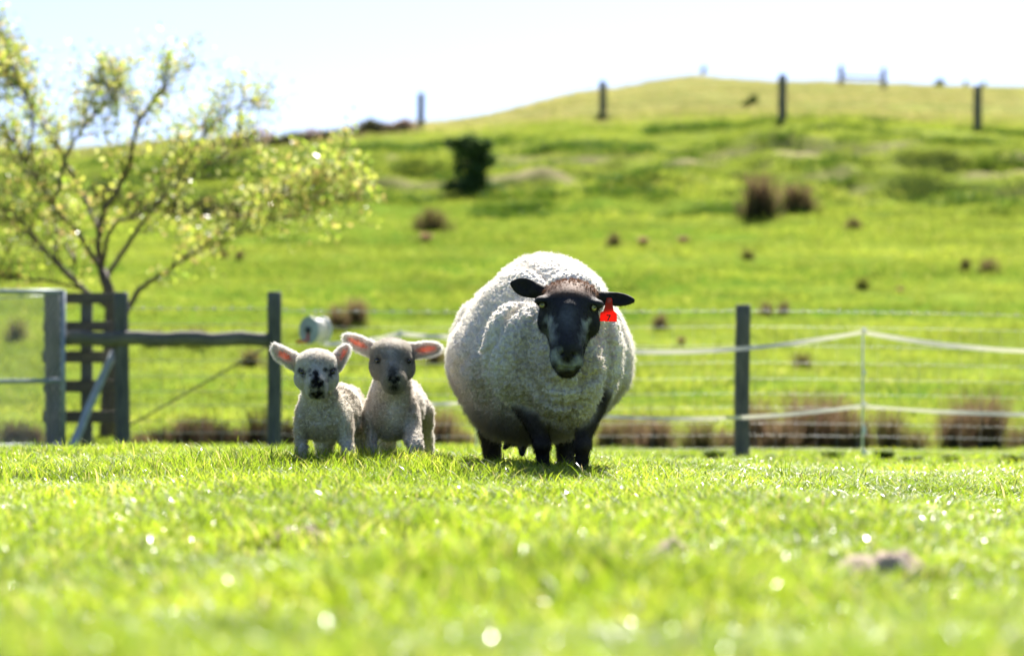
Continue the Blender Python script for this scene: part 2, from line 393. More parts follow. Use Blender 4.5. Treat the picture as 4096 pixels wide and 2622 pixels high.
def scatter_tree(c):
    ng = bpy.data.node_groups.new('scatter_' + c.name, 'GeometryNodeTree')
    ng.interface.new_socket('Geometry', in_out='INPUT', socket_type='NodeSocketGeometry')
    ng.interface.new_socket('Geometry', in_out='OUTPUT', socket_type='NodeSocketGeometry')
    a = ng.nodes.new('NodeGroupInput'); z = ng.nodes.new('NodeGroupOutput')
    ip = ng.nodes.new('GeometryNodeInstanceOnPoints'); ci = ng.nodes.new('GeometryNodeCollectionInfo')
    ci.inputs['Collection'].default_value = c; ci.inputs['Separate Children'].default_value = True; ci.inputs['Reset Children'].default_value = True
    ip.inputs['Pick Instance'].default_value = True
    def attr(n, t):
        q = ng.nodes.new('GeometryNodeInputNamedAttribute'); q.data_type = t; q.inputs['Name'].default_value = n; return q.outputs['Attribute']
    er = ng.nodes.new('FunctionNodeEulerToRotation')
    L = ng.links.new
    L(a.outputs[0], ip.inputs['Points']); L(ci.outputs[0], ip.inputs['Instance']); L(attr('pick', 'INT'), ip.inputs['Instance Index'])
    L(attr('turn', 'FLOAT_VECTOR'), er.inputs[0]); L(er.outputs[0], ip.inputs['Rotation']); L(attr('size', 'FLOAT_VECTOR'), ip.inputs['Scale'])
    L(ip.outputs[0], z.inputs[0]); return ng
def scatter(name, pts, size, c, n, label, cat, tilt=0.15):
    me = bpy.data.meshes.new(name); N = len(pts); me.vertices.add(N); me.vertices.foreach_set('co', np.asarray(pts, np.float32).ravel())
    t = np.stack([rng.uniform(-tilt, tilt, N), rng.uniform(-tilt, tilt, N), rng.uniform(0, 6.283, N)], 1)
    sz = np.asarray(size)
    if sz.ndim == 1: sz = np.stack([sz, sz, sz], 1)
    at = me.attributes.new('pick', 'INT', 'POINT'); at.data.foreach_set('value', rng.integers(0, n, N).astype(np.int32))
    at = me.attributes.new('turn', 'FLOAT_VECTOR', 'POINT'); at.data.foreach_set('vector', t.astype(np.float32).ravel())
    at = me.attributes.new('size', 'FLOAT_VECTOR', 'POINT'); at.data.foreach_set('vector', sz.astype(np.float32).ravel())
    o = link(name, me); md = o.modifiers.new('scatter', 'NODES'); md.node_group = scatter_tree(c)
    tag(o, label, cat, kind='stuff'); return o
def fan(n_per_m2, d0, d1, spread, power=None):   # random ground points in the field of view and well beside it
    w0, w1 = spread * d0, spread * d1; area = (w0 + w1) * (d1 - d0); n = int(area * n_per_m2)
    y = np.sqrt(rng.uniform(d0 ** 2, d1 ** 2, n)); x = rng.uniform(-1, 1, n) * spread * y
    return x, y
near_src = sources('sward', 8, M['grass'], n=46, rad=0.085, hmin=0.04, hmax=0.098, w=0.0044, seg=4, lean=0.9)
x, y = fan(210, 1.6, 12.5, 0.30)
bmk = bare_mask(x, y); k = rng.uniform(0, 1, len(x)) > bmk * 0.9
right = np.clip((x - 0.5) / 1.0, 0, 1) * np.clip((y - 11.0) / 1.5, 0, 1)
k &= rng.uniform(0, 1, len(x)) > right * 0.7
x, y, bmk = x[k], y[k], bmk[k]
pn = np.stack([x, y, 0 * x], 1)
hs_ = np.clip(0.92 + 0.45 * fbm(pn * 1.8, 3, 51), 0.4, 1.5) * (1 - 0.5 * bmk) * (1 - 0.42 * np.clip(x / 0.9, 0, 1) * np.clip((y - 6.5) / 2, 0, 1)) * (1 + 0.5 * np.clip((-0.15 - x) / 0.2, 0, 1) * np.clip((x + 1.3) / 0.3, 0, 1) * (y > 8.3) * (y < 10.2))
sx = rng.uniform(0.85, 1.2, len(x))
scatter('meadow_grass', np.stack([x, y, hgt(x, y) - 0.004], 1), np.stack([sx, sx, hs_], 1), near_src, 8, 'sunlit bright green pasture grass around the sheep', 'grass')
# longer single stalks standing out of the sward
tall_src = sources('stalk', 6, M['grass'], n=5, rad=0.03, hmin=0.08, hmax=0.15, w=0.0062, seg=5, lean=0.7)
x, y = fan(26, 1.8, 13.5, 0.28)
k = rng.uniform(0, 1, len(x)) < np.where(y > 8.2, np.where(x < 0.5, 0.85, 0.12), 0.22); x, y = x[k], y[k]
scatter('long_grass', np.stack([x, y, hgt(x, y) - 0.004], 1), rng.uniform(0.6, 1.05, len(x)), tall_src, 6, 'longer grass blades standing out of the near pasture', 'grass')
mid_src = sources('turf', 6, M['grass'], n=40, rad=0.13, hmin=0.02, hmax=0.055, w=0.005, seg=3, lean=1.0)
x, y = fan(70, 12.3, 24, 0.27)
k = rng.uniform(0, 1, len(x)) > np.clip(soil_mask(x, y) * 1.1, 0, 1); x, y = x[k], y[k]
hz = np.where(x < -0.2, 1.4, 0.85) * rng.uniform(0.7, 1.3, len(x))
scatter('verge_grass', np.stack([x, y, hgt(x, y) - 0.004], 1), np.stack([0 * x + 1, 0 * x + 1, hz], 1), mid_src, 6, 'short grazed grass along both sides of the wire fence', 'grass')
far_src = sources('hill_turf', 6, M['field_grass'], n=30, rad=0.26, hmin=0.04, hmax=0.10, w=0.014, seg=2, lean=1.0)
x, y = fan(24, 23, 100, 0.25)
pn = np.stack([x, y, 0 * x], 1)
k = rng.uniform(0, 1, len(x)) > np.clip(soil_mask(x, y) * 1.2 + np.clip((y - 78) / 22, 0, 0.85), 0, 1)
k &= rng.uniform(0, 1, len(x)) < np.clip(0.75 + 0.6 * fbm(pn * [0.25, 0.6, 1], 2, 61), 0.25, 1); x, y = x[k], y[k]
scatter('hillside_grass', np.stack([x, y, hgt(x, y) - 0.01], 1), rng.uniform(0.7, 1.3, len(x)) * (1 + 0.9 * np.clip(fbm(np.stack([x * 0.5, y * 0.8, 0 * x], 1), 2, 71), 0, 1) * np.exp(-((y - 65) / 9) ** 2)), far_src, 6, 'sunlit green turf covering the hillside field', 'grass')

lush_src = sources('bank_growth', 5, M['lush'], n=40, rad=0.30, hmin=0.10, hmax=0.34, w=0.022, seg=2, lean=0.9)
x, y = fan(9, 57, 80, 0.25)
pn = np.stack([x, y, 0 * x], 1); k = (fbm(pn * [0.40, 0.9, 1], 3, 91) > 0.22) & (soil_mask(x, y) < 0.2); x, y = x[k], y[k]
scatter('bank_growth', np.stack([x, y, hgt(x, y) - 0.01], 1), rng.uniform(0.5, 1.2, len(x)), lush_src, 5, 'ragged darker green growth on the hummocky bank', 'grass')
top_src = sources('brow_turf', 5, M['dry_grass'], n=26, rad=0.5, hmin=0.06, hmax=0.16, w=0.03, seg=2, lean=1.0)
x, y = fan(3.2, 84, 178, 0.25)
pn = np.stack([x, y, 0 * x], 1); k = rng.uniform(0, 1, len(x)) < np.clip(0.6 + 0.7 * fbm(pn * [0.10, 0.2, 1], 3, 81), 0.1, 1); x, y = x[k], y[k]
scatter('brow_grass', np.stack([x, y, hgt(x, y) - 0.01], 1), rng.uniform(0.6, 1.4, len(x)), top_src, 5, 'olive dry turf on the brow and the far hill', 'grass')

# ---------------------------------------------------------------- the wire fence and its timber end
def round_post(h, r, seed, n=14, flat_top=True, lean=(0, 0)):
    g = random.Random(seed); mb = MB(); ph = g.uniform(0, 6); K = 9
    pts = [Vector((0.006 * math.sin(ph + 2.1 * t / K * 2) + lean[0] * t / K, 0.006 * math.cos(ph + t / K * 3) + lean[1] * t / K, -0.25 + (h + 0.25) * t / K)) for t in range(K + 1)]
    rr = [r * (1.03 - 0.07 * t / K + 0.025 * g.uniform(-1, 1)) for t in range(K + 1)]
    pts.append(pts[-1] + Vector((0, 0, r * 0.14))); rr.append(r * 0.84)
    mb.tube(pts, rr, n); return mb
def catenary(a, b, sag, n=14):
    a, b = Vector(a), Vector(b)
    return [a.lerp(b, i / n) + Vector((0, 0, -sag * 4 * (i / n) * (1 - i / n))) for i in range(n + 1)]
DF = 20.0
fence = tag(empty('wire_fence', G(2970, DF)), 'wire netting fence on round grey timber posts across the field behind the sheep', 'fence')
f0 = fence.location.copy()
def fpart(name, me, loc, kind=None, label=None, parent=None):
    o = link(name, me, fence if parent is None else parent); o.location = Vector(loc) - f0
    if kind: o['kind'] = kind
    if label: o['label'] = label
    return o
def top_h(u, v, d): return P(u, v, d).z - G(u, d).z
for i, (u, v, r) in enumerate([(2970, 1222, 0.057), (1090, 1170, 0.055), (488, 1172, 0.055), (4850, 1225, 0.056)]):
    me = round_post(top_h(u, v, DF), r, 30 + i, lean=(0.02 if u == 1090 else 0, 0)).mesh('post', M['post'], True)
    fpart('post', me, G(u, DF))
# strut rail: a stout round pole between gate post and first fence post
mb = MB(); a, b = P(258, 1352, DF - 0.06), P(1080, 1356, DF - 0.02); K = 14
mb.tube([a.lerp(b, t / K) - a + Vector((0, 0, 0.008 * math.sin(t * 1.7))) for t in range(K + 1)], [0.056 - 0.005 * t / K + 0.003 * math.sin(t * 2.3) for t in range(K + 1)], 12)
fpart('rail', mb.mesh('rail', M['rail'], True), a)
# brace wire, twisted, from the foot of the gate post up to the fence post
mb = MB(); a, b = P(520, 1700, DF + 0.02), P(1065, 1388, DF + 0.02)
mb.tube([a.lerp(b, t / 8) - a for t in range(9)], 0.006, 6)
mb.tube([a.lerp(b, t / 60) - a + Vector((0.006 * math.cos(t), 0, 0.006 * math.sin(t))) for t in range(61)], 0.004, 5)
fpart('brace_wire', mb.mesh('brace_wire', M['board'], True), a)
WIRES = [1242, 1304, 1380, 1448, 1512, 1572, 1628, 1690, 1738, 1790]
for k, v in enumerate(WIRES):
    mb = MB(); pts = []
    for u in np.linspace(500, 4850, 60):
        dv = np.interp(u, [500, 1090, 2970, 4850], [0, 0, 0, 44]) + 7 * math.sin((u - 1090) / 1880 * math.pi) * (u > 1090)
        pts.append(P(u, v + dv - 8 * (u < 1090), DF + 0.07) - f0)
    mb.tube(pts, 0.0021 if k else 0.0024, 5, cap=False)
    if k == 0:                  # barbed top strand
        for t in np.linspace(0, 1, 62):
            q = t * (len(pts) - 1); i = min(int(q), len(pts) - 2); c = pts[i].lerp(pts[i + 1], q - i)
            mb.tube([c + Vector((-0.012, 0, 0.014)), c + Vector((0.012, 0, -0.014))], 0.003, 4); mb.tube([c + Vector((0.010, 0.006, 0.015)), c + Vector((-0.012, -0.006, -0.012))], 0.003, 4)
    o = link('wire', mb.mesh('wire', M['wire'], True), fence)
    if k == 0: o['label'] = 'barbed top strand'
mb = MB()
for u in np.arange(560, 4850, 82):
    dv = np.interp(u, [500, 2970, 4850], [0, 0, 44])
    mb.tube([P(u, 1304 + dv, DF + 0.074) - f0, P(u + 3 * math.sin(u), 1550 + dv, DF + 0.074) - f0, P(u, 1792 + dv, DF + 0.074) - f0], 0.0011, 4, cap=False)
o = link('netting', mb.mesh('netting', M['wire'], True), fence); o['kind'] = 'stuff'

def soil_mound(u, v, d, w, h, seed, label):
    n = 26; V, F = [], []; g = G(u, d)
    for j in range(n + 1):
        for i in range(n + 1):
            a, b = i / n * 2 - 1, j / n * 2 - 1; V.append((a * w, b * w * 0.7, 0.0))
    V = np.array(V); rr = np.sqrt((V[:, 0] / w) ** 2 + (V[:, 1] / (w * 0.7)) ** 2) + 0.16 * fbm(V * 14 + seed, 2, seed)
    V[:, 2] = h * np.clip(1 - rr ** 1.6, -0.35, 1) * (1 + 0.25 * fbm(V * 26, 3, seed + 1)) + 0.010 * fbm(V * 60, 2, seed + 2)
    F = [(j * (n + 1) + i, j * (n + 1) + i + 1, (j + 1) * (n + 1) + i + 1, (j + 1) * (n + 1) + i) for j in range(n) for i in range(n)]
    o = link('soil_mound', mesh_np('soil_mound', V, F, [M['soil']], True)); o.location = g; return tag(o, label, 'soil mound')
soil_mound(2690, 2210, 5.35, 0.11, 0.046, 3, 'small pale crumbly soil mound in the near grass, between the other two')
soil_mound(3560, 2250, 5.1, 0.11, 0.036, 5, 'larger brown crumbly soil mound in the near grass beyond the pale one')
soil_mound(1180, 2130, 6.0, 0.085, 0.045, 8, 'low dark soil mound in the near grass in front of the lambs')

# ---------------------------------------------------------------- board panel and gate at the end of the fence
bp = tag(empty('board_panel', G(345, DF + 0.1)), 'short ladder-like panel of weathered boards nailed between two posts beside the gate', 'fence panel'); b0 = bp.location.copy()
def bpart(name, me, loc): o = link(name, me, bp); o.location = Vector(loc) - b0; return o
me = round_post(top_h(212, 1163, DF + 0.1), 0.063, 91).mesh('post', M['post'], True); bpart('post', me, G(212, DF + 0.1))
mb = MB(); hh = top_h(347, 1185, DF + 0.22); mb.box((0, 0, hh / 2 - 0.1), (0.085, 0.04, hh + 0.2)); bpart('upright', mb.mesh('upright', M['post'], bevel=0.004), G(347, DF + 0.22))
for v0, v1, ua, ub in [(1171, 1214, 176, 508), (1286, 1325, 172, 505), (1402, 1449, 168, 512), (1521, 1569, 174, 506), (1641, 1689, 170, 505)]:
    a, b = P(ua, (v0 + v1) / 2, DF + 0.185), P(ub, (v0 + v1) / 2 + random.uniform(-4, 4), DF + 0.185); d = b - a
    mb = MB(); mb.box((0, 0, 0), (d.length, 0.028, px(v1 - v0, DF)), Matrix.Rotation(-math.atan2(d.z, d.x), 3, 'Y'))
    bpart('board', mb.mesh('board', M['board'], bevel=0.004), (a + b) / 2)
gate = tag(empty('gate', G(252, DF - 0.12)), 'galvanised pipe gate filled with diamond wire mesh', 'gate'); g0 = gate.location.copy()
def gpipe(name, pts, r, n=10, m='galv', kind=None):
    mb = MB().tube([p - g0 for p in pts], r, n); o = link(name, mb.mesh(name, M[m], True), gate)
    if kind: o['kind'] = kind
DG = DF - 0.12
gpipe('end_pipe', [P(252, 1160, DG), P(252, 1500, DG), P(254, 1792, DG)], 0.019)
gpipe('top_pipe', [P(251, 1166, DG), P(100, 1166, DG), P(-700, 1160, DG)], 0.018)
gpipe('middle_pipe', [P(251, 1521, DG), P(100, 1524, DG), P(-700, 1530, DG)], 0.017)
gpipe('bottom_pipe', [P(251, 1782, DG), P(-700, 1790, DG)], 0.017)
gpipe('stay_wire', [P(0, 1192, DG + 0.03), P(-700, 1212, DG + 0.03)], 0.006, 6); 
gpipe('stay_wire', [P(172, 1184, DG + 0.03), P(0, 1192, DG + 0.03)], 0.006, 6)
mb = MB(); step = 22
for s_ in (1, -1):
    for k in range(-40, 80):
        # zig strands at 60 degrees, clipped to the frame
        pts = []
        for v in np.linspace(1172, 1778, 3):
            u = -700 + k * step * 1.0 + s_ * (v - 1172) * 0.55 + (0 if s_ > 0 else 333)
            pts.append((u, v))
        (ua, va), (ub, vb) = pts[0], pts[-1]
        def clip(ua, va, ub, vb):
            t0, t1 = 0.0, 1.0; du = ub - ua
            lo, hi = -690, 246
            ta, tb2 = (lo - ua) / du, (hi - ua) / du
            if ta > tb2: ta, tb2 = tb2, ta
            return max(t0, ta), min(t1, tb2)
        t0, t1 = clip(ua, va, ub, vb)
        if t1 - t0 < 0.03: continue
        q0 = P(ua + (ub - ua) * t0, va + (vb - va) * t0, DG + 0.004 * s_); q1 = P(ua + (ub - ua) * t1, va + (vb - va) * t1, DG + 0.004 * s_)
        mb.tube([q0 - g0, q1 - g0], 0.0023, 4, cap=False)
o = link('wire_mesh', mb.mesh('wire_mesh', M['wire'], True), gate); o['kind'] = 'stuff'
# a pale pole leaning on the board panel
a = G(276, DG - 0.10); b = P(458, 1402, DF + 0.08); mb = MB(); d = b - a
mb.tube([d * (t / 8) + Vector((0.004 * math.sin(t), 0, 0.004 * math.cos(2 * t))) for t in range(9)], [0.033 - 0.0006 * t for t in range(9)], 14)
o = link('leaning_pole', mb.mesh('leaning_pole', M['grey_pipe'], True)); o.location = a; tag(o, 'pale blue-grey pole leaning against the board panel by the gate', 'pole')

# ---------------------------------------------------------------- white electric tape fence, its step-in posts and the reel
DT = 19.3
def step_post(u, vt, label):
    base = G(u, DT); t = empty('step_in_post', base); hh = P(u, vt, DT).z - base.z
    mb = MB().tube([(0, 0, -0.1), (0, 0, hh * 0.5), (0.003, 0, hh)], [0.0075, 0.007, 0.006], 8); link('shaft', mb.mesh('shaft', M['white_plastic'], True), t)
    for f in (0.985, 0.66, 0.42, 0.24, 0.21, 0.06):
        mb = MB().box((0.008, -0.004, hh * f), (0.026, 0.016, 0.030)); mb.tube([(0.016, -0.004, hh * f - 0.014), (0.026, -0.004, hh * f), (0.016, -0.004, hh * f + 0.018)], 0.003, 6)
        link('wire_hook', mb.mesh('wire_hook', M['white_plastic'], bevel=0), t)
    mb = MB().box((0.03, 0, 0.05), (0.06, 0.012, 0.010)); link('foot_step', mb.mesh('foot_step', M['white_plastic'], bevel=0.002), t)
    return tag(t, label, 'post', 'white step-in posts of the tape fence')
step_post(3450, 1310, 'thin white step-in post standing in the open, both tapes peaking on it')
step_post(1596, 1322, 'thin white step-in post standing behind the two lambs')
step_post(1906, 1330, 'thin white step-in post half hidden behind the hind leg of the ewe')
def tape(name, path, w, label):
    V, F = [], []
    for i, p in enumerate(path):
        tw = 0.5 * math.sin(i * 0.55) + 0.3 * math.sin(i * 0.21)
        n = Vector((0, math.sin(tw), math.cos(tw))) * w / 2
        for s_, q in ((-1, -0.0006), (1, -0.0006), (1, 0.0006), (-1, 0.0006)):
            V.append(p + n * s_ + Vector((0, q, 0)))
    for i in range(len(path) - 1):
        for k in range(4): F.append((4 * i + k, 4 * i + (k + 1) % 4, 4 * i + 4 + (k + 1) % 4, 4 * i + 4 + k))
    o = link(name, mesh_np(name, [tuple(v) for v in V], F, [M['tape']], False)); return tag(o, label, 'tape', 'white electric fence tapes')
def spans(pts, sags, n=26):
    r = []
    for (a, b), s_ in zip(zip(pts, pts[1:]), sags): r += catenary(a, b, s_, n)[(1 if r else 0):]
    return r
DP = DT - 0.025
tape('fence_tape', spans([P(1300, 1374, DT + 0.3), P(1596, 1332, DP), P(1906, 1345, DP), P(3450, 1327, DP), P(5000, 1345, DP)], [0.02, 0.012, 0.125, 0.125]), 0.034, 'upper white electric fence tape strung between the step-in posts')
tape('fence_tape', spans([P(1596, 1612, DP), P(1906, 1606, DP), P(3450, 1622, DP), P(5000, 1630, DP)], [0.01, 0.105, 0.06]), 0.026, 'lower white electric fence tape, dingier and closer to the ground')
rl = empty('tape_reel', P(1262, 1320, DF + 0.0)); r0 = rl.location.copy()
Rr = 0.103
for (y0, y1), mm in (((-0.052, -0.046), 'grey_pipe'), ((0.046, 0.052), 'white_plastic')):
    mb = MB().tube([(y0 * 0.9, y0, 0), (y1 * 0.9, y1, 0)], [Rr, Rr], 28); link('flange', mb.mesh('flange', M[mm], False), rl)
mb = MB().tube([(-0.041, -0.046, 0), (0.041, 0.046, 0)], [0.086, 0.086], 24); link('wound_tape', mb.mesh('wound_tape', M['tape'], True), rl)
mb = MB().tube([(-0.058, -0.066, 0), (-0.047, -0.0525, 0)], [0.022, 0.026], 14); link('hub', mb.mesh('hub', M['ink'], False), rl)
mb = MB().tube([(-0.05, -0.055, 0), (-0.055, -0.06, -0.08), (-0.10, -0.075, -0.085), (-0.135, -0.08, -0.085)], [0.010, 0.010, 0.013, 0.011], 8); link('crank_handle', mb.mesh('crank_handle', M['red_plastic'], True), rl)
hk = P(1262, 1243, DF + 0.07) - r0
mb = MB().tube([(0, 0.05, 0), (0, 0.06, 0.07), hk + Vector((0, -0.01, 0.012)), hk + Vector((0, 0.012, 0.006)), hk + Vector((0, 0.010, -0.02))], 0.005, 8); link('hook', mb.mesh('hook', M['galv'], True), rl)
tag(rl, 'white round fence tape reel with red crank hanging on the wire fence', 'reel')

# ---------------------------------------------------------------- posts along the hill and beyond
POSTG = 'fence posts standing along the brow of the hill'
for i, (u, d, vt, lab) in enumerate([(962, 97, 442, 'dark fence post on the brow seen through the tips of the tree'), (1684, 92, 374, 'dark fence post on the brow beside the end of the scrub'),
        (2411, 86, 326, 'dark fence post on the brow with a dark tuft at its foot'), (3130, 76, 300, 'dark fence post on the brow next to the rusty grass'), (3911, 78, 344, 'dark fence post on the brow farthest from the scrub line')]):
    g = G(u, d); o = link('hill_fence_post', round_post(P(u, vt, d).z - g.z, 0.12, 60 + i, 12).mesh('hill_fence_post', M['post'], True)); o.location = g
    tag(o, lab, 'fence post', POSTG)
ff = tag(empty('far_rail_fence', G(3450, 150)), 'far rail fence between two posts on the skyline', 'fence')
for u, vt in ((3365, 328), (3535, 314)):
    g = G(u, 150); hh = max(1.1, P(u, vt, 150).z - g.z); o = link('post', round_post(hh, 0.15, u, 10).mesh('post', M['post'], True), ff); o.location = g - ff.location
mb = MB(); a, b = G(3365, 150), G(3535, 150)
mb.tube([a - ff.location + Vector((0, -0.1, 0.5)), b - ff.location + Vector((0, -0.1, 0.55))], 0.07, 8); link('rail', mb.mesh('rail', M['rail'], True), ff)

# ---------------------------------------------------------------- bushes and rushes
def leaf_quads(centres, size, g, up=0.3):
    N = len(centres); a = g.normal(size=(N, 3)); a /= np.linalg.norm(a, axis=1)[:, None]
    b = g.normal(size=(N, 3)); b -= a * (a * b).sum(1)[:, None]; b /= np.linalg.norm(b, axis=1)[:, None]
    s = size * g.uniform(0.6, 1.3, N)[:, None]; nrm = np.cross(a, b)
    V = np.stack([centres - a * s, centres + b * s * 0.45 + nrm * s * 0.12, centres + a * s, centres - b * s * 0.45 + nrm * s * 0.12], 1).reshape(-1, 3)
    F = np.arange(4 * N).reshape(N, 4); return V, F
def blob_points(blobs, n, g):
    w = np.array([b[3] ** 2 for b in blobs]); w = w / w.sum(); out = []
    for b, q in zip(blobs, w):
        k = max(8, int(n * q)); d = g.normal(size=(k, 3)); d /= np.linalg.norm(d, axis=1)[:, None]
        r = b[3] * (0.35 + 0.65 * g.uniform(0, 1, k) ** 0.5) * (1 + 0.22 * fbm(d * 2.2 + b[0], 2, int(abs(b[1]) * 10) % 97))
        out.append(np.array(b[:3]) + d * r[:, None] * [1, 1, 0.9])
    return np.concatenate(out)
def bush(name, base, blobs, n, size, cols, seed, label, cat, group=None):
    g = np.random.default_rng(seed); t = empty(name, base); pts = blob_points(blobs, n, g)
    pts = pts[pts[:, 2] > 0.02]
    V, F = leaf_quads(pts, size, g); cl = np.array(cols)[g.integers(0, len(cols), len(pts))] * g.uniform(0.7, 1.25, len(pts))[:, None]
    link('crown', mesh_np('crown', V, F, [M['tint_dull']], False, np.repeat(cl, 4, 0)), t)
    mb = MB()
    for b in blobs:
        e = Vector(b[:3]); mb.tube([Vector((0.06 * g.normal(), 0.06 * g.normal(), -0.06)), e * 0.45 + Vector((0.05 * g.normal(), 0, 0.08)), e + Vector((0, 0, b[3] * 0.5))], [0.045 * max(b[3] * 2, 0.4), 0.03 * max(b[3] * 2, 0.4), 0.008], 6)
    link('trunk', mb.mesh('trunk', M['bark'], True), t); return tag(t, label, cat, group)
DGR = [(0.045, 0.085, 0.020), (0.055, 0.10, 0.022), (0.075, 0.115, 0.03)]; BRN = [(0.28, 0.21, 0.17), (0.33, 0.25, 0.20), (0.20, 0.17, 0.12)]
d = 62.5; base = G(1915, d)
def rel(u, v, dd=d, oy=0.0): return tuple(P(u, v, dd + oy) - base)
bl = [rel(u, v, d, oy) + (px(r, d),) for u, v, r, oy in [(1800, 568, 26, 0), (1828, 585, 34, .1), (1866, 600, 40, -.1), (1905, 580, 36, .15), (1905, 610, 46, 0), (1948, 578, 32, -.1), (1925, 640, 46, .1), (1905, 680, 46, -.1), (1915, 725, 48, 0), (1935, 760, 52, .1), (1880, 740, 44, -.2), (1850, 640, 40, .2), (1955, 640, 36, 0), (1870, 775, 46, -.3), (1830, 790, 36, -.4), (1985, 765, 36, .2), (1785, 800, 34, -.5), (1850, 566, 30, 0), (1884, 560, 32, .1), (1785, 772, 36, -.7), (1740, 786, 32, -.8), (1692, 800, 26, -.9), (1820, 750, 40, -.5), (1850, 690, 40, .1)]]  # low blobs at lower left are foliage added in place of a cast shadow
bush('dark_shrub', base, bl, 5200, 0.065, [(0.05, 0.10, 0.03), (0.06, 0.115, 0.03), (0.085, 0.13, 0.045)], 3, 'lone dark green shrub on the grassy bank with low foliage standing in for its shadow', 'shrub')
SCR = 'scrub bushes along the brow of the hill'
for i, (u, v, w, h, c) in enumerate([(880, 548, 95, 62, 0), (960, 545, 70, 55, 0), (1040, 552, 85, 62, 0), (1115, 545, 62, 42, 1), (1180, 540, 72, 50, 1), (1250, 528, 78, 40, 0), (1330, 528, 70, 34, 1), (1400, 525, 62, 36, 0), (1490, 515, 80, 46, 1), (1555, 512, 60, 40, 0), (1622, 508, 52, 42, 0)]):
    d = 88.0; b = G(u, d); hh = px(h * 1.25, d) * (0.75 + 0.5 * ((i * 37) % 11) / 11); ww = px(w * 1.15, d) / 2
    bl = [(-ww * 0.6, 0, hh * 0.45, hh * 0.5), (ww * 0.55, 0.1, hh * 0.42, hh * 0.48), (0, -0.1, hh * 0.62, hh * 0.42)]
    bush('scrub_bush', b, bl, 420, 0.08, BRN if c == 0 else [(0.075, 0.095, 0.04), (0.09, 0.105, 0.05), (0.14, 0.12, 0.08)], 200 + i,
         'low brown twiggy scrub bush on the skyline of the hill' if c == 0 else 'low dull green scrub bush on the skyline of the hill', 'bush', SCR + (', brown' if c == 0 else ', green'))
for i, (u, d, w, h) in enumerate([(700, 57, 95, 80), (830, 56, 120, 105), (930, 56.5, 80, 70), (560, 58, 110, 95), (420, 60, 110, 80)]):
    b = G(u, d); ww, hh = px(w, d) / 2, px(h, d)
    bl = [(-ww * 0.6, 0, hh * 0.4, hh * 0.45), (ww * 0.5, 0.1, hh * 0.42, hh * 0.45), (0, -0.05, hh * 0.6, hh * 0.4)]
    bush('bank_bush', b, bl, 700, 0.05, [(0.05, 0.06, 0.02), (0.075, 0.06, 0.035), (0.06, 0.08, 0.02)], 300 + i, 'low dark bush on the bank seen through the tree', 'bush', 'dark bushes on the bank behind the tree')
for i, (u, d, h, lab) in enumerate([(2815, 168, 40, 'tiny grey tree on the highest point of the far hill'), (3760, 165, 42, 'small round dark bush on the far skyline beside the rail fence'), (3862, 166, 40, 'slim young tree on the far skyline beside the round bush'), (3935, 166, 34, 'slim sapling on the far skyline close to the brow post'), (3010, 108, 40, 'small dark bush on the slope of the far hill'), (2985, 106, 26, 'low tuft beside the small dark bush on the far hill')]):
    b = G(u, d); hh = px(h, d); w = hh * (0.5 if i in (1, 4, 5) else 0.22)
    bush('far_bush', b, [(0, 0, hh * 0.6, w), (0.05, 0, hh * 0.85, w * 0.6), (-w * 0.6, 0, hh * 0.4, w * 0.7)], 260, 0.1, DGR, 400 + i, lab, 'bush')
def rush_mesh(n, rad, h, seed, brown, w=0.010, dk=1.0):
    g = np.random.default_rng(seed); V, F, C = [], [], []
    for _ in range(n):
        a = g.uniform(0, 6.283); r = rad * min(1.5, abs(g.normal()) * 0.62); bx, by = r * math.cos(a), r * math.sin(a) * 0.8
        hh = h * g.uniform(0.30, 1.0) ** 0.8 * 1.12 * max(0.3, 1 - 0.30 * (r / rad) ** 2); ln = g.uniform(0.02, 0.40) * hh + 0.18 * r
        f = g.uniform(0, 3.14); wx, wy = math.cos(f) * w / 2, math.sin(f) * w / 2; b = len(V)
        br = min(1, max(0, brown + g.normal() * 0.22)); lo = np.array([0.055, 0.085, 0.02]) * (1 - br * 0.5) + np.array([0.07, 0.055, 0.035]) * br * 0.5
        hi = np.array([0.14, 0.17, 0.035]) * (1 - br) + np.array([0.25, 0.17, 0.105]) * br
        for i in range(4):
            t = i / 3; q = ln * t * t; x_, y_ = bx + math.cos(a) * q, by + math.sin(a) * q; s_ = 1 - 0.75 * t * t
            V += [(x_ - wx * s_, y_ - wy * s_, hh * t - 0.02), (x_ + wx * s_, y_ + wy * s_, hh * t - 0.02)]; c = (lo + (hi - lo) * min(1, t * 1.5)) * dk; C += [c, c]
        for i in range(3): F.append((b + 2 * i, b + 2 * i + 1, b + 2 * i + 3, b + 2 * i + 2))
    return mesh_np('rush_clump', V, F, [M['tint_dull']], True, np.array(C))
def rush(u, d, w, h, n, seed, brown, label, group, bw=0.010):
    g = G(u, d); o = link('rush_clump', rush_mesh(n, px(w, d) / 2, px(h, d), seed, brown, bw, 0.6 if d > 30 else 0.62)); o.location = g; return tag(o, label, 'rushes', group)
WHERE = ['low brown rush clump behind the fence under the timber rail and gate', 'rush clump at the fence foot between the railed post and the ewe', 'rush clump at the fence foot between the ewe and the next fence post',
         'tall brown rush clump between the free-standing fence post and the step-in post', 'rush clump at the fence foot beyond the step-in post where the tapes peak']
R1, R2, R3 = 'rush clumps along the foot of the wire fence', 'small rush clumps dotted over the field', 'pale dry grass tussocks on the field'
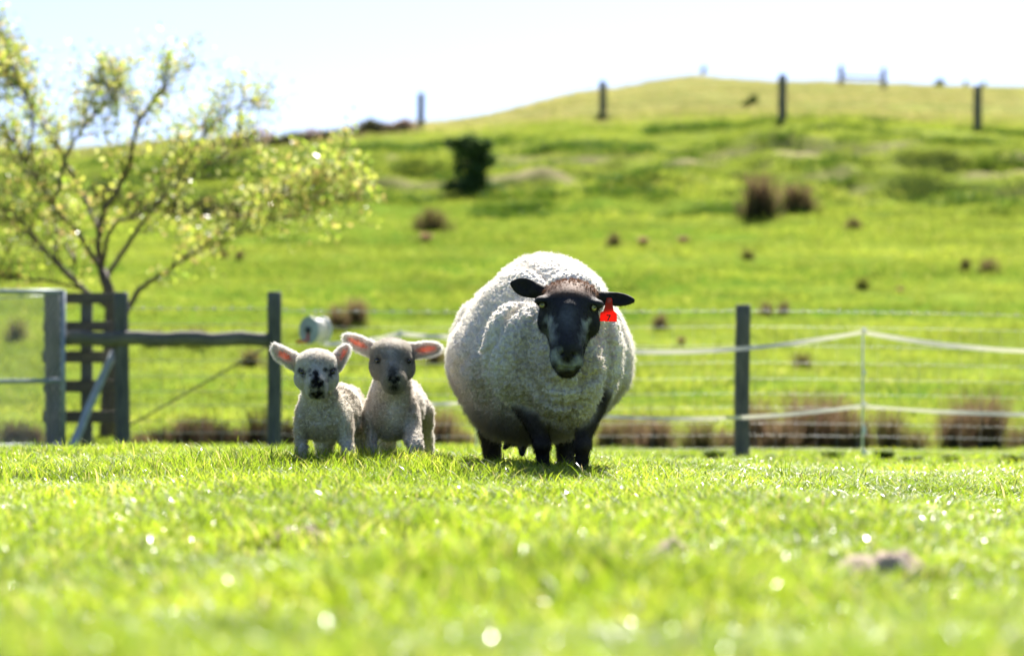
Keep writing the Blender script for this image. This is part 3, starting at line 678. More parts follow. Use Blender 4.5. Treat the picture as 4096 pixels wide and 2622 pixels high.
for i, (u, d, w, h, br) in enumerate([(565, 22.2, 60, 90, .8), (640, 22.6, 80, 105, .8), (735, 22.3, 75, 130, .9), (800, 22.6, 70, 125, .85), (880, 22.2, 95, 95, .9), (960, 22.5, 90, 105, .9), (1040, 22.4, 70, 170, .7),
        (1150, 22.3, 70, 120, .8), (1760, 22.6, 90, 140, .9), (1850, 22.4, 80, 100, .7), (2440, 22.4, 80, 150, .7), (2530, 22.6, 90, 140, .9), (2630, 22.3, 80, 130, .9), (2800, 22.4, 100, 170, .55), (2900, 22.7, 60, 110, .8),
        (3030, 22.6, 70, 215, .95), (3120, 22.3, 85, 130, .9), (3200, 22.7, 100, 190, .85), (3290, 22.9, 110, 265, .95), (3370, 22.6, 90, 215, .9), (3430, 22.4, 60, 130, .7), (3560, 22.5, 90, 150, .6), (3660, 22.4, 80, 110, .5), (3810, 22.4, 85, 190, .9), (3880, 22.7, 95, 220, .9), (3960, 22.5, 95, 210, .85), (4070, 22.8, 60, 110, .5), (4190, 22.6, 90, 170, .8),
        (60, 22.4, 90, 120, .7), (130, 22.8, 70, 90, .8)]):
    rush(u, d, w * 1.85, h * (0.8 + 0.5 * ((i * 29) % 13) / 13), int(170 + w * 2.8), 500 + i, br, WHERE[0 if u < 1090 else 1 if u < 2000 else 2 if u < 2970 else 3 if u < 3450 else 4], R1 + ', run %d' % (0 if u < 1090 else 1 if u < 2000 else 2 if u < 2970 else 3 if u < 3450 else 4), 0.008)
for i, (u, d, w, h) in enumerate([(620, 34.5, 80, 85), (705, 34.8, 90, 80), (790, 34.5, 90, 90)]):
    rush(u, d, w, h, 220, 600 + i, .6, 'dark rush clump in the field seen under the timber rail', 'dark rush clumps under the rail', 0.016)
for i, (u, d, w, h) in enumerate([(1350, 37, 80, 110), (1420, 37.5, 80, 120)]):
    rush(u, d, w, h, 220, 620 + i, .8, 'brown rush clump in the field beside the white reel', 'brown rush clumps by the reel', 0.016)
rush(1745, 33, 90, 90, 200, 640, .7, 'dark rush clump between the second lamb and the ewe', None, 0.016)
rush(1000, 33, 90, 85, 200, 641, .6, 'dark rush clump just beside the thin-railed fence post, by the lambs', None, 0.016)
rush(3035, 56.5, 135, 190, 420, 650, .75, 'tallest brown rush clump on the hillside, one of a touching pair', None, 0.03)
rush(3190, 58, 140, 125, 420, 651, .6, 'lower and broader brown rush clump touching the tall one on the hillside', None, 0.03)
rush(1725, 54.5, 130, 95, 330, 652, .55, 'rush clump below the shadow of the lone shrub', None, 0.025)
rush(3415, 54, 62, 55, 160, 653, .6, 'small brown rush clump beside the touching pair', None, 0.025)
for i, (u, d, w, h, br) in enumerate([(2455, 50.5, 50, 58, .6), (3955, 46, 85, 75, .6), (3862, 46.5, 36, 62, .4), (3450, 43, 50, 58, .05), (2990, 48, 50, 52, .3), (3060, 39, 60, 70, .8), (3135, 39.5, 40, 62, .8), (3210, 32.5, 85, 75, .5), (2640, 37, 45, 75, .8), (60, 36, 90, 110, .6), (885, 49, 55, 50, .6), (960, 48.5, 40, 45, .6)]):
    rush(u, d, w, h, 130, 660 + i, br, 'small rush clump on the open field', R2, 0.018)
def tussock(u, d, w, h, seed, c, label, group):
    g = np.random.default_rng(seed); n = 150; r = px(w, d) / 2; hh = px(h, d); V, F, C = [], [], []
    for _ in range(n):
        a = g.uniform(0, 6.283); q = r * 0.5 * math.sqrt(g.uniform()); out = r * g.uniform(0.3, 1.0); z = hh * g.uniform(0.5, 1); b = len(V); f = a + 1.57; wd = 0.012
        for t in (0, 0.4, 0.8, 1.0):
            rr = q + out * t * t; zz = z * (1.6 * t - 0.75 * t * t); s_ = wd * (1 - 0.8 * t)
            V += [(rr * math.cos(a) - math.cos(f) * s_, rr * math.sin(a) - math.sin(f) * s_, zz), (rr * math.cos(a) + math.cos(f) * s_, rr * math.sin(a) + math.sin(f) * s_, zz)]
            cc = np.array(c) * g.uniform(0.7, 1.2); C += [cc, cc]
        for i in range(3): F.append((b + 2 * i, b + 2 * i + 1, b + 2 * i + 3, b + 2 * i + 2))
    o = link('grass_tussock', mesh_np('grass_tussock', V, F, [M['tint_dull']], True, np.array(C))); o.location = G(u, d); return tag(o, label, 'tussock', group)
for i, (u, d, w, h) in enumerate([(1705, 51.5, 70, 45), (2572, 50.5, 55, 45), (2732, 51, 55, 40), (3600, 42.5, 34, 28), (2725, 35, 40, 40)]):
    tussock(u, d, w, h, 700 + i, (0.26, 0.17, 0.11), 'small pale brown dried tussock on the field', R3)
tussock(2411, 85.5, 110, 40, 720, (0.06, 0.08, 0.03), 'dark grass tuft at the foot of a post on the brow', None)
for i, (u, d, w, h) in enumerate([(2720, 17.0, 110, 50), (2860, 17.3, 120, 55), (3110, 17.0, 120, 60), (3540, 16.8, 100, 55), (3650, 16.4, 110, 50), (3810, 16.2, 110, 45), (4050, 16.0, 120, 48), (3330, 17.3, 120, 50)]):
    tussock(u, d, w, h, 740 + i, (0.07, 0.11, 0.02), 'dark green grass tuft on the worn strip in front of the fence', 'grass tufts on the worn strip')

# ---------------------------------------------------------------- the small tree behind the gate
DTR = 24.0
tr = tag(empty('spreading_tree', G(432, DTR)), 'small spreading tree with sparse yellow-green spring leaves behind the gate', 'tree'); t0 = tr.location.copy()
g = np.random.default_rng(11)
wood = MB(); leafpos = []; leafdir = []
def limb(pts, r0, r1, twigs, lv=1.0, sub=True):
    q = [P(u, v, DTR + o) - t0 for u, v, o in pts]; path = []
    for i in range(len(q) - 1):                                   # smooth through the points
        p0, p1, p2, p3 = q[max(i - 1, 0)], q[i], q[i + 1], q[min(i + 2, len(q) - 1)]
        for t in np.linspace(0, 1, 6)[:-1]:
            path.append(0.5 * ((2 * p1) + (p2 - p0) * t + (2 * p0 - 5 * p1 + 4 * p2 - p3) * t * t + (3 * p1 - p0 - 3 * p2 + p3) * t ** 3) + Vector(g.normal(size=3) * 0.006))
    path.append(q[-1]); n = len(path)
    wood.tube(path, [0.85 * r0 + (r1 - 0.85 * r0) * (i / (n - 1)) ** 0.8 for i in range(n)], 8)
    for k in range(int(twigs * 1.55)):
        i = int(n * (0.22 + 0.78 * g.uniform() ** 0.8)); i = min(i, n - 2); d = (path[i + 1] - path[i]).normalized()
        side = Vector(g.normal(size=3)); side = (side - d * side.dot(d)).normalized()
        twig(path[i], (d * 0.8 + side * 0.8 + Vector((0, 0, 0.25))).normalized(), g.uniform(0.25, 0.62) * lv, 0.006, 1 if sub else 0)
    twig(path[-1], (path[-1] - path[-3]).normalized(), 0.35 * lv, 0.005, 1)
def twig(p, d, L, r, depth):
    pts = [p]; n = 6
    for i in range(n):
        d = (d + Vector(g.normal(size=3)) * 0.16 + Vector((0, 0, 0.03))).normalized(); pts.append(pts[-1] + d * L / n)
        if i >= 1:
            for _ in range(int(g.integers(0, 4))):
                leafpos.append(pts[-1] + Vector(g.normal(size=3)) * 0.05)
        if depth and g.uniform() < 0.5 and i > 0:
            s_ = Vector(g.normal(size=3)); s_ = (s_ - d * s_.dot(d)).normalized(); twig(pts[-1], (d + s_ * 0.9).normalized(), L * g.uniform(0.35, 0.6), r * 0.6, 0)
    wood.tube(pts, [r * (1 - 0.8 * i / n) for i in range(n + 1)], 5, cap=False)
wood.tube([Vector((0, 0, -0.15)), P(434, 1600, DTR) - t0, P(440, 1400, DTR) - t0, P(445, 1230, DTR) - t0, P(432, 1150, DTR) - t0, P(408, 1080, DTR) - t0], [0.085, 0.07, 0.062, 0.058, 0.05, 0.04], 12)
limb([(432, 1170, 0), (405, 1070, .1), (398, 930, .1), (420, 840, .05), (505, 690, 0), (560, 480, -.1), (640, 370, -.1), (700, 290, -.15)], 0.045, 0.008, 26, 0.75)
limb([(410, 1090, 0), (330, 960, -.1), (215, 820, -.2), (110, 650, -.2), (0, 500, -.3)], 0.034, 0.008, 20)
limb([(215, 820, -.2), (260, 640, 0), (340, 500, .1), (410, 430, .2), (470, 360, .3)], 0.024, 0.006, 20, 0.7)
limb([(440, 1230, 0), (330, 1150, .2), (190, 1010, .3), (60, 900, .4), (-140, 800, .5)], 0.034, 0.009, 20)
limb([(440, 1240, 0), (260, 1090, -.3), (90, 890, -.4), (-60, 790, -.5)], 0.03, 0.008, 16)
limb([(420, 1120, 0), (490, 1010, .2), (580, 880, .3), (700, 730, .3), (800, 560, .3), (900, 460, .35), (1000, 400, .4)], 0.03, 0.006, 22, 0.7)
limb([(408, 1060, 0), (450, 900, -.2), (560, 860, -.3), (680, 760, -.3), (800, 680, -.4), (960, 580, -.4)], 0.026, 0.006, 18)
limb([(470, 1330, .05), (545, 1170, .1), (640, 1100, .1), (760, 1020, .15), (880, 940, .2), (1010, 830, .25), (1200, 740, .3), (1330, 690, .3)], 0.034, 0.007, 30, 0.9)
limb([(760, 1020, .15), (900, 960, .0), (1030, 900, -.1), (1180, 850, -.1), (1300, 760, -.1)], 0.016, 0.005, 16, 0.8)
limb([(398, 930, .1), (340, 800, .4), (250, 620, .5), (150, 450, .6), (70, 290, .7), (20, 170, .7)], 0.026, 0.006, 26, 0.85)
limb([(1010, 830, .25), (1120, 800, .1), (1260, 800, 0), (1400, 800, -.1)], 0.012, 0.004, 14, 0.7)
limb([(880, 940, .2), (1000, 900, .5), (1150, 830, .6), (1300, 720, .6)], 0.012, 0.004, 12, 0.7)
limb([(300, 1050, .1), (230, 900, .6), (180, 760, .8), (60, 640, .9)], 0.02, 0.005, 18, 0.8)
limb([(150, 430, .6), (80, 330, .4), (-20, 300, .3), (-120, 230, .3)], 0.014, 0.005, 14, 0.75)
limb([(560, 480, -.1), (520, 400, 0), (450, 350, .1), (380, 330, .1)], 0.014, 0.005, 10, 0.6)
limb([(110, 650, -.2), (130, 480, -.3), (90, 370, -.4), (20, 280, -.5)], 0.016, 0.005, 16, 0.75)
limb([(330, 1150, .2), (180, 1120, .1), (60, 1110, 0), (-100, 1080, 0)], 0.02, 0.006, 12, 0.8)
limb([(580, 880, .3), (620, 780, .5), (700, 640, .6), (760, 560, .6)], 0.014, 0.005, 12, 0.8)
link('trunk', wood.mesh('trunk', M['bark'], True), tr)
lp = np.array([tuple(p) for p in leafpos]); V, F = leaf_quads(lp, 0.029, g)
pal = np.array([(0.26, 0.30, 0.05), (0.20, 0.27, 0.04), (0.33, 0.33, 0.07), (0.34, 0.26, 0.09), (0.15, 0.21, 0.04), (0.36, 0.35, 0.14)])
link('crown', mesh_np('crown', V, F, [M['tint_leaf']], False, np.repeat(pal[g.integers(0, 6, len(lp))] * np.array([0.82, 0.9, 0.9]) * g.uniform(0.75, 1.2, len(lp))[:, None], 4, 0)), tr)
print('tree leaves', len(lp))

# ---------------------------------------------------------------- animals: bodies grown as one surface from blended volumes
class Body:
    def __init__(s, lo, hi, h):
        s.lo = np.array(lo, float); s.h = h; s.n = np.ceil((np.array(hi) - s.lo) / h).astype(int) + 1
        s.F = np.full(s.n, 0.5, np.float32); s.prims = []
    def _eval(s, pr, p):
        if pr['t'] == 'e':
            q = p - pr['c']
            if pr['R'] is not None: q = q @ pr['R']                # columns of R are the local axes
            r = pr['r']; k0 = np.linalg.norm(q / r, axis=-1); k1 = np.linalg.norm(q / (r * r), axis=-1) + 1e-9
            return k0 * (k0 - 1) / k1
        a, b = pr['a'], pr['b']; ab = b - a; t = np.clip(((p - a) @ ab) / (ab @ ab), 0, 1)
        return np.linalg.norm(p - (a + t[..., None] * ab), axis=-1) - (pr['r1'] + (pr['r2'] - pr['r1']) * t)
    def _add(s, pr, lo, hi):
        m = pr['k'] + 5 * s.h
        i0 = np.maximum(np.floor((lo - m - s.lo) / s.h).astype(int), 0); i1 = np.minimum(np.ceil((hi + m - s.lo) / s.h).astype(int) + 1, s.n)
        if (i1 <= i0).any(): return
        ax = [s.lo[a] + s.h * np.arange(i0[a], i1[a]) for a in range(3)]
        p = np.stack(np.meshgrid(*ax, indexing='ij'), -1); d = s._eval(pr, p).astype(np.float32)
        sl = tuple(slice(i0[a], i1[a]) for a in range(3)); f = s.F[sl]; k = pr['k']
        if pr['op'] == 'u':
            hh = np.clip(0.5 + 0.5 * (f - d) / k, 0, 1); s.F[sl] = f * (1 - hh) + d * hh - k * hh * (1 - hh)
        else:
            hh = np.clip(0.5 - 0.5 * (f + d) / k, 0, 1); s.F[sl] = f * (1 - hh) - d * hh + k * hh * (1 - hh)
        if pr['tag']: s.prims.append(pr)
    def ell(s, c, r, tag=None, k=0.03, Rm=None, op='u'):
        c = np.array(c, float); r = np.array(r, float); mr = r.max() if Rm is not None else r
        s._add(dict(t='e', c=c, r=r, R=Rm, k=k, op=op, tag=tag), c - mr, c + mr)
    def cone(s, a, b, r1, r2, tag=None, k=0.03, op='u'):
        a = np.array(a, float); b = np.array(b, float); m = max(r1, r2)
        s._add(dict(t='c', a=a, b=b, r1=r1, r2=r2, k=k, op=op, tag=tag), np.minimum(a, b) - m, np.maximum(a, b) + m)
    def front(s, x, z):         # first surface met going away from the viewer along +Y
        i = int(round((x - s.lo[0]) / s.h)); k = int(round((z - s.lo[2]) / s.h)); c = s.F[i, :, k]; j = int(np.argmax(c < 0))
        return s.lo[1] + s.h * j
    def mesh(s):
        F = s.F; S = F < 0; n = s.n
        cnt = np.zeros(n - 1, np.int8)
        for a in (0, 1):
            for b in (0, 1):
                for c in (0, 1): cnt += S[a:n[0] - 1 + a, b:n[1] - 1 + b, c:n[2] - 1 + c]
        act = (cnt > 0) & (cnt < 8); I = np.argwhere(act); ids = np.full(n - 1, -1, np.int32); ids[act] = np.arange(len(I))
        acc = np.zeros((len(I), 3)); w = np.zeros(len(I)); cs = [(a, b, c) for a in (0, 1) for b in (0, 1) for c in (0, 1)]
        val = {c: F[I[:, 0] + c[0], I[:, 1] + c[1], I[:, 2] + c[2]].astype(float) for c in cs}
        for c in cs:
            for ax in range(3):
                if c[ax]: continue
                e = list(c); e[ax] = 1; e = tuple(e); A, B = val[c], val[e]; m = (A < 0) != (B < 0); t = np.where(m, A / np.where(m, A - B, 1), 0)
                q = np.array(c, float) + np.zeros((len(I), 3)); q[:, ax] += t; acc[m] += q[m]; w += m
        V = (I + acc / w[:, None]) * s.h + s.lo; Q = []
        for ax in range(3):
            b, c = [(1, 2), (2, 0), (0, 1)][ax]
            A = np.moveaxis(S, ax, 0); sl0 = [slice(None)] * 3; sl1 = [slice(None)] * 3; sl0[ax] = slice(0, -1); sl1[ax] = slice(1, None)
            X = S[tuple(sl0)] != S[tuple(sl1)]; E = np.argwhere(X); E = E[(E[:, b] > 0) & (E[:, c] > 0) & (E[:, b] < n[b] - 1) & (E[:, c] < n[c] - 1)]
            ins = S[E[:, 0], E[:, 1], E[:, 2]]
            def cid(db, dc):
                q = E.copy(); q[:, b] += db; q[:, c] += dc; return ids[q[:, 0], q[:, 1], q[:, 2]]
            q = np.stack([cid(-1, -1), cid(0, -1), cid(0, 0), cid(-1, 0)], 1); q[~ins] = q[~ins][:, ::-1]; Q.append(q)
        Q = np.concatenate(Q); Q = Q[(Q >= 0).all(1)]
        return V, Q
    def region(s, V, soft=0.006):   # how much each named region owns each vertex
        tags = sorted({p['tag'] for p in s.prims}); D = {t: np.full(len(V), 9.0) for t in tags}
        for p in s.prims: D[p['tag']] = np.minimum(D[p['tag']], s._eval(p, V))
        W = {t: np.exp(-np.clip(D[t] - np.min([D[q] for q in tags], 0), 0, 1) / soft) for t in tags}; tot = sum(W.values())
        return {t: W[t] / tot for t in tags}
def normals(V, Q):
    n = np.cross(V[Q[:, 2]] - V[Q[:, 0]], V[Q[:, 3]] - V[Q[:, 1]]); N = np.zeros_like(V)
    for k in range(4): np.add.at(N, Q[:, k], n)
    return N / (np.linalg.norm(N, axis=1)[:, None] + 1e-12)
def relax(V, Q, it=3, f=0.5):
    E = np.concatenate([Q[:, [0, 1]], Q[:, [1, 2]], Q[:, [2, 3]], Q[:, [3, 0]]])
    for _ in range(it):
        A = np.zeros_like(V); c = np.zeros(len(V)); np.add.at(A, E[:, 0], V[E[:, 1]]); np.add.at(c, E[:, 0], 1); np.add.at(A, E[:, 1], V[E[:, 0]]); np.add.at(c, E[:, 1], 1)
        V = V + f * (A / np.maximum(c, 1)[:, None] - V)
    return V
def fibres(V, Q, N, C, w, length, count, cell, seed, parent, mtx0, clump=0.6, droop=0.25, rad=0.0006, name='fleece'):
    g = np.random.default_rng(seed)
    T = np.concatenate([Q[:, [0, 1, 2]], Q[:, [0, 2, 3]]]); a, b, c = V[T[:, 0]], V[T[:, 1]], V[T[:, 2]]
    area = 0.5 * np.linalg.norm(np.cross(b - a, c - a), axis=1) * w[T].mean(1); pr = area / area.sum()
    f = g.choice(len(T), count, p=pr); r1 = np.sqrt(g.uniform(size=count)); r2 = g.uniform(size=count)
    bw = np.stack([1 - r1, r1 * (1 - r2), r1 * r2], 1)
    mixv = lambda A: (A[T[f]] * (bw[..., None] if A.ndim > 1 else bw)).sum(1)
    p = mixv(V); n = mixv(N); n /= np.linalg.norm(n, axis=1)[:, None] + 1e-9; cc = mixv(C); L = mixv(length) * g.uniform(0.6, 1.25, count)
    ctr = worley(p / cell, seed)[2] * cell
    pull = ctr - p; pull -= n * (pull * n).sum(1)[:, None]
    d = n + np.array([0, 0, -droop]) + 0.30 * g.normal(size=(count, 3)); d /= np.linalg.norm(d, axis=1)[:, None]
    K = 4; pts = np.zeros((count, K, 3)); s1 = g.normal(size=(count, 3)) * 0.16
    for k in range(K):
        t = k / (K - 1); pts[:, k] = p + d * (L * t)[:, None] + pull * (clump * t ** 1.3) + s1 * (L * math.sin(3.2 * t) )[:, None] + np.array([0, 0, -droop * 0.8]) * (L * t * t)[:, None] - n * 0.0015
    hc = bpy.data.hair_curves.new(name); hc.add_curves([K] * count)
    hc.attributes['position'].data.foreach_set('vector', pts.astype(np.float32).ravel())
    ra = hc.attributes.new('radius', 'FLOAT', 'POINT') if 'radius' not in hc.attributes else hc.attributes['radius']
    ra.data.foreach_set('value', np.tile(np.linspace(1, 0.35, K) * rad, count).astype(np.float32))
    ca = hc.attributes.new('fibre_tint', 'FLOAT_COLOR', 'CURVE'); c4 = np.ones((count, 4), np.float32); c4[:, :3] = cc * g.uniform(0.85, 1.1, count)[:, None]; ca.data.foreach_set('color', c4.ravel())
    hc.materials.append(M['fibre']); o = bpy.data.objects.new(name, hc); col.objects.link(o); o.parent = parent; o.location = -Vector(mtx0); return o
def axes(a, n):                 # local axes: x along a, z near n
    a = Vector(a).normalized(); n = Vector(n); n = (n - a * n.dot(a)).normalized(); b = n.cross(a)
    return np.array([tuple(a), tuple(b), tuple(n)]).T
def eyeball(name, c, r, look, iris, pup, parent, base):
    V, F, C = [], [], []; nu, nv = 28, 18; look = Vector(look).normalized(); A = axes(look, (0, 0, 1)); white = (0.10, 0.07, 0.05)
    for j in range(nv + 1):
        for i in range(nu):
            th = math.pi * j / nv; ph = 2 * math.pi * i / nu; l = np.array([math.cos(th), math.sin(th) * math.cos(ph), math.sin(th) * math.sin(ph)])
            V.append(np.array(c) + A @ l * r); s_ = abs(l[1]); t = abs(l[2])
            C.append(pup if (l[0] > 0 and s_ < 0.42 and t < 0.17) else (iris if l[0] > 0.55 else white))
    for j in range(nv):
        for i in range(nu): F.append((j * nu + i, j * nu + (i + 1) % nu, (j + 1) * nu + (i + 1) % nu, (j + 1) * nu + i))
    me = mesh_np(name, np.array(V) - np.array(base), F, [M['eye']], True, np.array(C)); return link(name, me, parent)
def finish(name, B, V, Q, C, thin, parent, base):
    me = mesh_np(name, V - np.array(base), Q, [M['coat']], True, C)
    a = me.attributes.new('thin', 'FLOAT', 'POINT'); a.data.foreach_set('value', thin.astype(np.float32)); return link(name, me, parent)
def spot(V, u, v, d, r, soft=0.5):   # a soft round patch of colour on the side of the head facing (u, v)
    c = np.array(tuple(P(u, v, d))); q = np.sqrt(((V[:, 0] - c[0]) ** 2 + (V[:, 2] - c[2]) ** 2)) / px(r, d)
    return np.clip((1 - q) / soft, 0, 1) * (np.abs(V[:, 1] - c[1]) < 0.12)
def mixc(C, c, w): return C + (np.array(c) - C) * w[:, None]

def build_ewe():
    base = Vector((0.13, 10.3, 0)); root = tag(empty('ewe', base), 'big woolly white ewe with a black face, brown poll and red ear tag, facing forward', 'sheep')
    B = Body((-0.32, 9.30, -0.06), (0.56, 11.1, 0.93), 0.0047)
    e = lambda u, v, d, rx, rz, ry, t, k=0.05, **kw: B.ell(P(u, v, d), (px(rx, d), ry, px(rz, d)), t, k, **kw)
    c = lambda a, b, r1, r2, t, k=0.03, **kw: B.cone(P(*a), P(*b), px(r1, a[2]), px(r2, b[2]), t, k, **kw)
    # barrel, back, rump, shoulders, brisket
    e(2160, 1435, 10.45, 368, 280, 0.43, 'wool', 0.06); e(2185, 1270, 10.45, 262, 248, 0.42, 'wool', 0.08); e(2120, 1400, 10.72, 320, 300, 0.24, 'wool', 0.08)
    e(2120, 1590, 10.45, 235, 160, 0.36, 'wool', 0.08)
    e(2185, 1425, 10.05, 238, 240, 0.27, 'wool', 0.012); e(2045, 1420, 10.04, 112, 205, 0.17, 'wool', 0.02); e(2395, 1420, 10.06, 98, 215, 0.16, 'wool', 0.02)
    e(2262, 1480, 9.87, 165, 205, 0.19, 'wool', 0.012); e(2268, 1615, 9.92, 118, 100, 0.14, 'wool', 0.03); e(2150, 1590, 9.98, 70, 80, 0.09, 'wool', 0.015)
    c((2285, 1210, 9.92), (2270, 1400, 9.96), 128, 172, 'wool', 0.02)
    # legs
    c((2075, 1570, 10.02), (2145, 1690, 9.94), 54, 40, 'leg', 0.02); c((2145, 1690, 9.94), (2168, 1770, 9.92), 39, 32, 'leg', 0.02); e(2168, 1778, 9.90, 36, 30, 0.034, 'leg', 0.015); c((2168, 1790, 9.92), (2176, 1885, 9.94), 28, 25, 'leg', 0.015)
    c((2395, 1570, 9.98), (2345, 1690, 9.92), 52, 40, 'leg', 0.02); c((2345, 1690, 9.92), (2330, 1770, 9.90), 38, 32, 'leg', 0.02); e(2330, 1780, 9.885, 36, 30, 0.034, 'leg', 0.015); c((2330, 1790, 9.90), (2322, 1890, 9.93), 28, 25, 'leg', 0.015)
    c((1990, 1600, 10.72), (1962, 1720, 10.78), 75, 46, 'leg', 0.04); c((1962, 1720, 10.78), (1972, 1870, 10.74), 44, 31, 'leg', 0.02)
    c((2245, 1620, 10.70), (2262, 1740, 10.76), 72, 44, 'leg', 0.04); c((2262, 1740, 10.76), (2262, 1870, 10.72), 42, 31, 'leg', 0.02)
    for u, v, d in ((2177, 1893, 9.92), (2321, 1898, 9.90), (1973, 1868, 10.72), (2262, 1868, 10.70)): B.ell(P(u, v, d), (0.034, 0.045, 0.026), 'leg', 0.015)
    e(2075, 1742, 10.60, 55, 42, 0.07, 'udder', 0.03); c((2045, 1755, 10.55), (2018, 1790, 10.50), 22, 9, 'udder', 0.015); c((2090, 1765, 10.52), (2088, 1812, 10.50), 24, 12, 'udder', 0.015)
    # head
    e(2280, 1180, 9.75, 106, 60, 0.085, 'poll', 0.03)
    e(2276, 1222, 9.71, 112, 75, 0.085, 'face', 0.03)
    c((2276, 1240, 9.68), (2267, 1400, 9.545), 90, 64, 'face', 0.03)
    c((2278, 1290, 9.76), (2268, 1462, 9.60), 92, 50, 'face', 0.03)
    e(2266, 1425, 9.535, 64, 50, 0.045, 'face', 0.02); e(2240, 1448, 9.53, 36, 32, 0.034, 'face', 0.015); e(2294, 1450, 9.53, 36, 32, 0.034, 'face', 0.015)
    e(2267, 1480, 9.555, 38, 20, 0.032, 'lip', 0.012)
    c((2274, 1250, 9.615), (2268, 1390, 9.51), 42, 36, 'face', 0.03)         # bridge of the nose
    for u, v in ((2168, 1202), (2385, 1216)): e(u, v, 9.675, 30, 20, 0.034, 'face', 0.02)     # brow ridges
    for u, v in ((2185, 1285), (2366, 1296)): e(u, v, 9.70, 34, 48, 0.04, 'face', 0.03)       # cheeks
    # ears
    for cu, cv, ax, hl, hh, nn in ((2104, 1150, (-100, -30), 62, 39, (-0.25, -1, 0.15)), (2462, 1196, (140, 10), 74, 30, (0.2, -1, 0.25))):
        a = Vector((ax[0], 0, -ax[1])).normalized(); ce = P(cu, cv, 9.76); A = axes(a, nn)
        B.ell(ce, (px(hl, 9.76), px(hh, 9.76), 0.012), 'ear', 0.012, Rm=A)
        tip = ce + a * px(hl * 0.72, 9.76)
        B.cone(ce, tip + a * px(hl * 0.22, 9.76), 0.011, 0.006, 'ear', 0.012)
        B.ell(ce + Vector(A[:, 2]) * 0.016 + a * 0.002, (px(hl * 0.78, 9.76), px(hh * 0.72, 9.76), 0.015), None, 0.006, Rm=A, op='s')
        B.cone(ce - a * px(hl * 0.6, 9.76), ce - a * px(hl * 1.15, 9.76) + Vector((0, 0.01, 0)), 0.02, 0.028, 'ear', 0.02)
    # carve nostrils, mouth, philtrum, eye sockets
    for u, v, s_ in ((2246, 1415, 1), (2296, 1419, -1)):
        p = Vector((P(u, v, 9.5).x, B.front(P(u, v, 9.5).x, P(u, v, 9.5).z), P(u, v, 9.5).z))
        B.ell(p, (0.012, 0.012, 0.006), None, 0.004, Rm=axes((1, 0, 0.55 * s_), (0, -1, 0)) [:, [0, 2, 1]], op='s')
    yf = B.front(P(2268, 1440, 9.5).x, P(2268, 1440, 9.5).z)
    B.cone((P(2269, 1425, 9.5).x, yf - 0.003, P(2269, 1425, 9.5).z), (P(2268, 1462, 9.5).x, yf + 0.002, P(2268, 1462, 9.5).z), 0.004, 0.004, None, 0.004, op='s')
    for a_, b_ in (((2225, 1464), (2268, 1472)), ((2268, 1472), (2310, 1466))):
        pa, pb = P(*a_, 9.5), P(*b_, 9.5); B.cone((pa.x, B.front(pa.x, pa.z) - 0.001, pa.z), (pb.x, B.front(pb.x, pb.z) - 0.001, pb.z), 0.0045, 0.0045, None, 0.004, op='s')
    eyes = []
    for u, v, lx in ((2172, 1219, -0.55), (2372, 1231, 0.62)):
        p = P(u, v, 9.66); y = B.front(p.x, p.z); cc = (p.x, y + 0.007, p.z); eyes.append((cc, lx)); B.ell((p.x, y - 0.002, p.z), (0.015, 0.014, 0.0105), None, 0.006, op='s')
    # deep folds of the fleece: behind the shoulder, round the neck, and on the off side
    for chain, r in (([(2082, 1225), (1990, 1330), (1945, 1440), (1958, 1550), (2035, 1640)], 0.020), ([(2118, 1310), (2090, 1420), (2112, 1520), (2168, 1600)], 0.014), ([(2428, 1290), (2446, 1400), (2432, 1500), (2400, 1580)], 0.016), ([(2150, 1490), (2215, 1540), (2310, 1545), (2390, 1490)], 0.009), ([(2170, 1590), (2250, 1625), (2340, 1610)], 0.008)):
        pp = []
        for u, v in chain: q = P(u, v, 10.0); pp.append(Vector((q.x, B.front(q.x, q.z), q.z)))
        for a_, b_ in zip(pp, pp[1:]): B.cone(a_, b_, r, r, None, 0.022, op='s')
    V, Q = B.mesh(); V = relax(V, Q, 2); W = B.region(V); N = normals(V, Q)
    wool = W['wool'].copy()
    # fleece: folds, then locks
    fold = np.abs(np.sin((V[:, 0] * 0.9 + V[:, 1] * 0.7) * 17 + 1.2 * fbm(V * 4, 2, 5)))
    V = V - N * (wool * 0.020 * (1 - fold) ** 3)[:, None]
    d1, d2, _ = worley(V / 0.045 + 0.35 * np.stack([fbm(V * 14, 2, s) for s in (1, 2, 3)], 1), 4); lock = np.clip(d2 - d1, 0, 0.5) / 0.5
    f1, f2, _ = worley(V / 0.018, 21); lock2 = np.clip(f2 - f1, 0, 0.6) / 0.6
    flat = np.clip((V[:, 2] - 0.45) / 0.3, 0, 1) * 0.55
    V = V + N * (wool * ((0.009 * (1 - flat)) * (lock ** 0.6 - 0.6) + 0.0095 * (1 - 0.6 * flat) * (lock2 ** 0.7 - 0.6) + 0.008 * fbm(V * 9, 2, 8)))[:, None]
    bil = lambda f, q: np.abs(vnoise(V * f, q)) ** 0.7
    V = V + N * (wool * (1 - 0.7 * flat) * (0.011 * (bil(32, 71) - 0.45) + 0.0075 * (bil(75, 72) - 0.45)))[:, None]
    pollw = W['poll']; V = V + N * (pollw * 0.0035 * (lock2 - 0.3))[:, None]
    N = normals(V, Q)
    nz = fbm(V * 7, 3, 3)
    cream = np.array([0.80, 0.76, 0.69]) + 0 * V
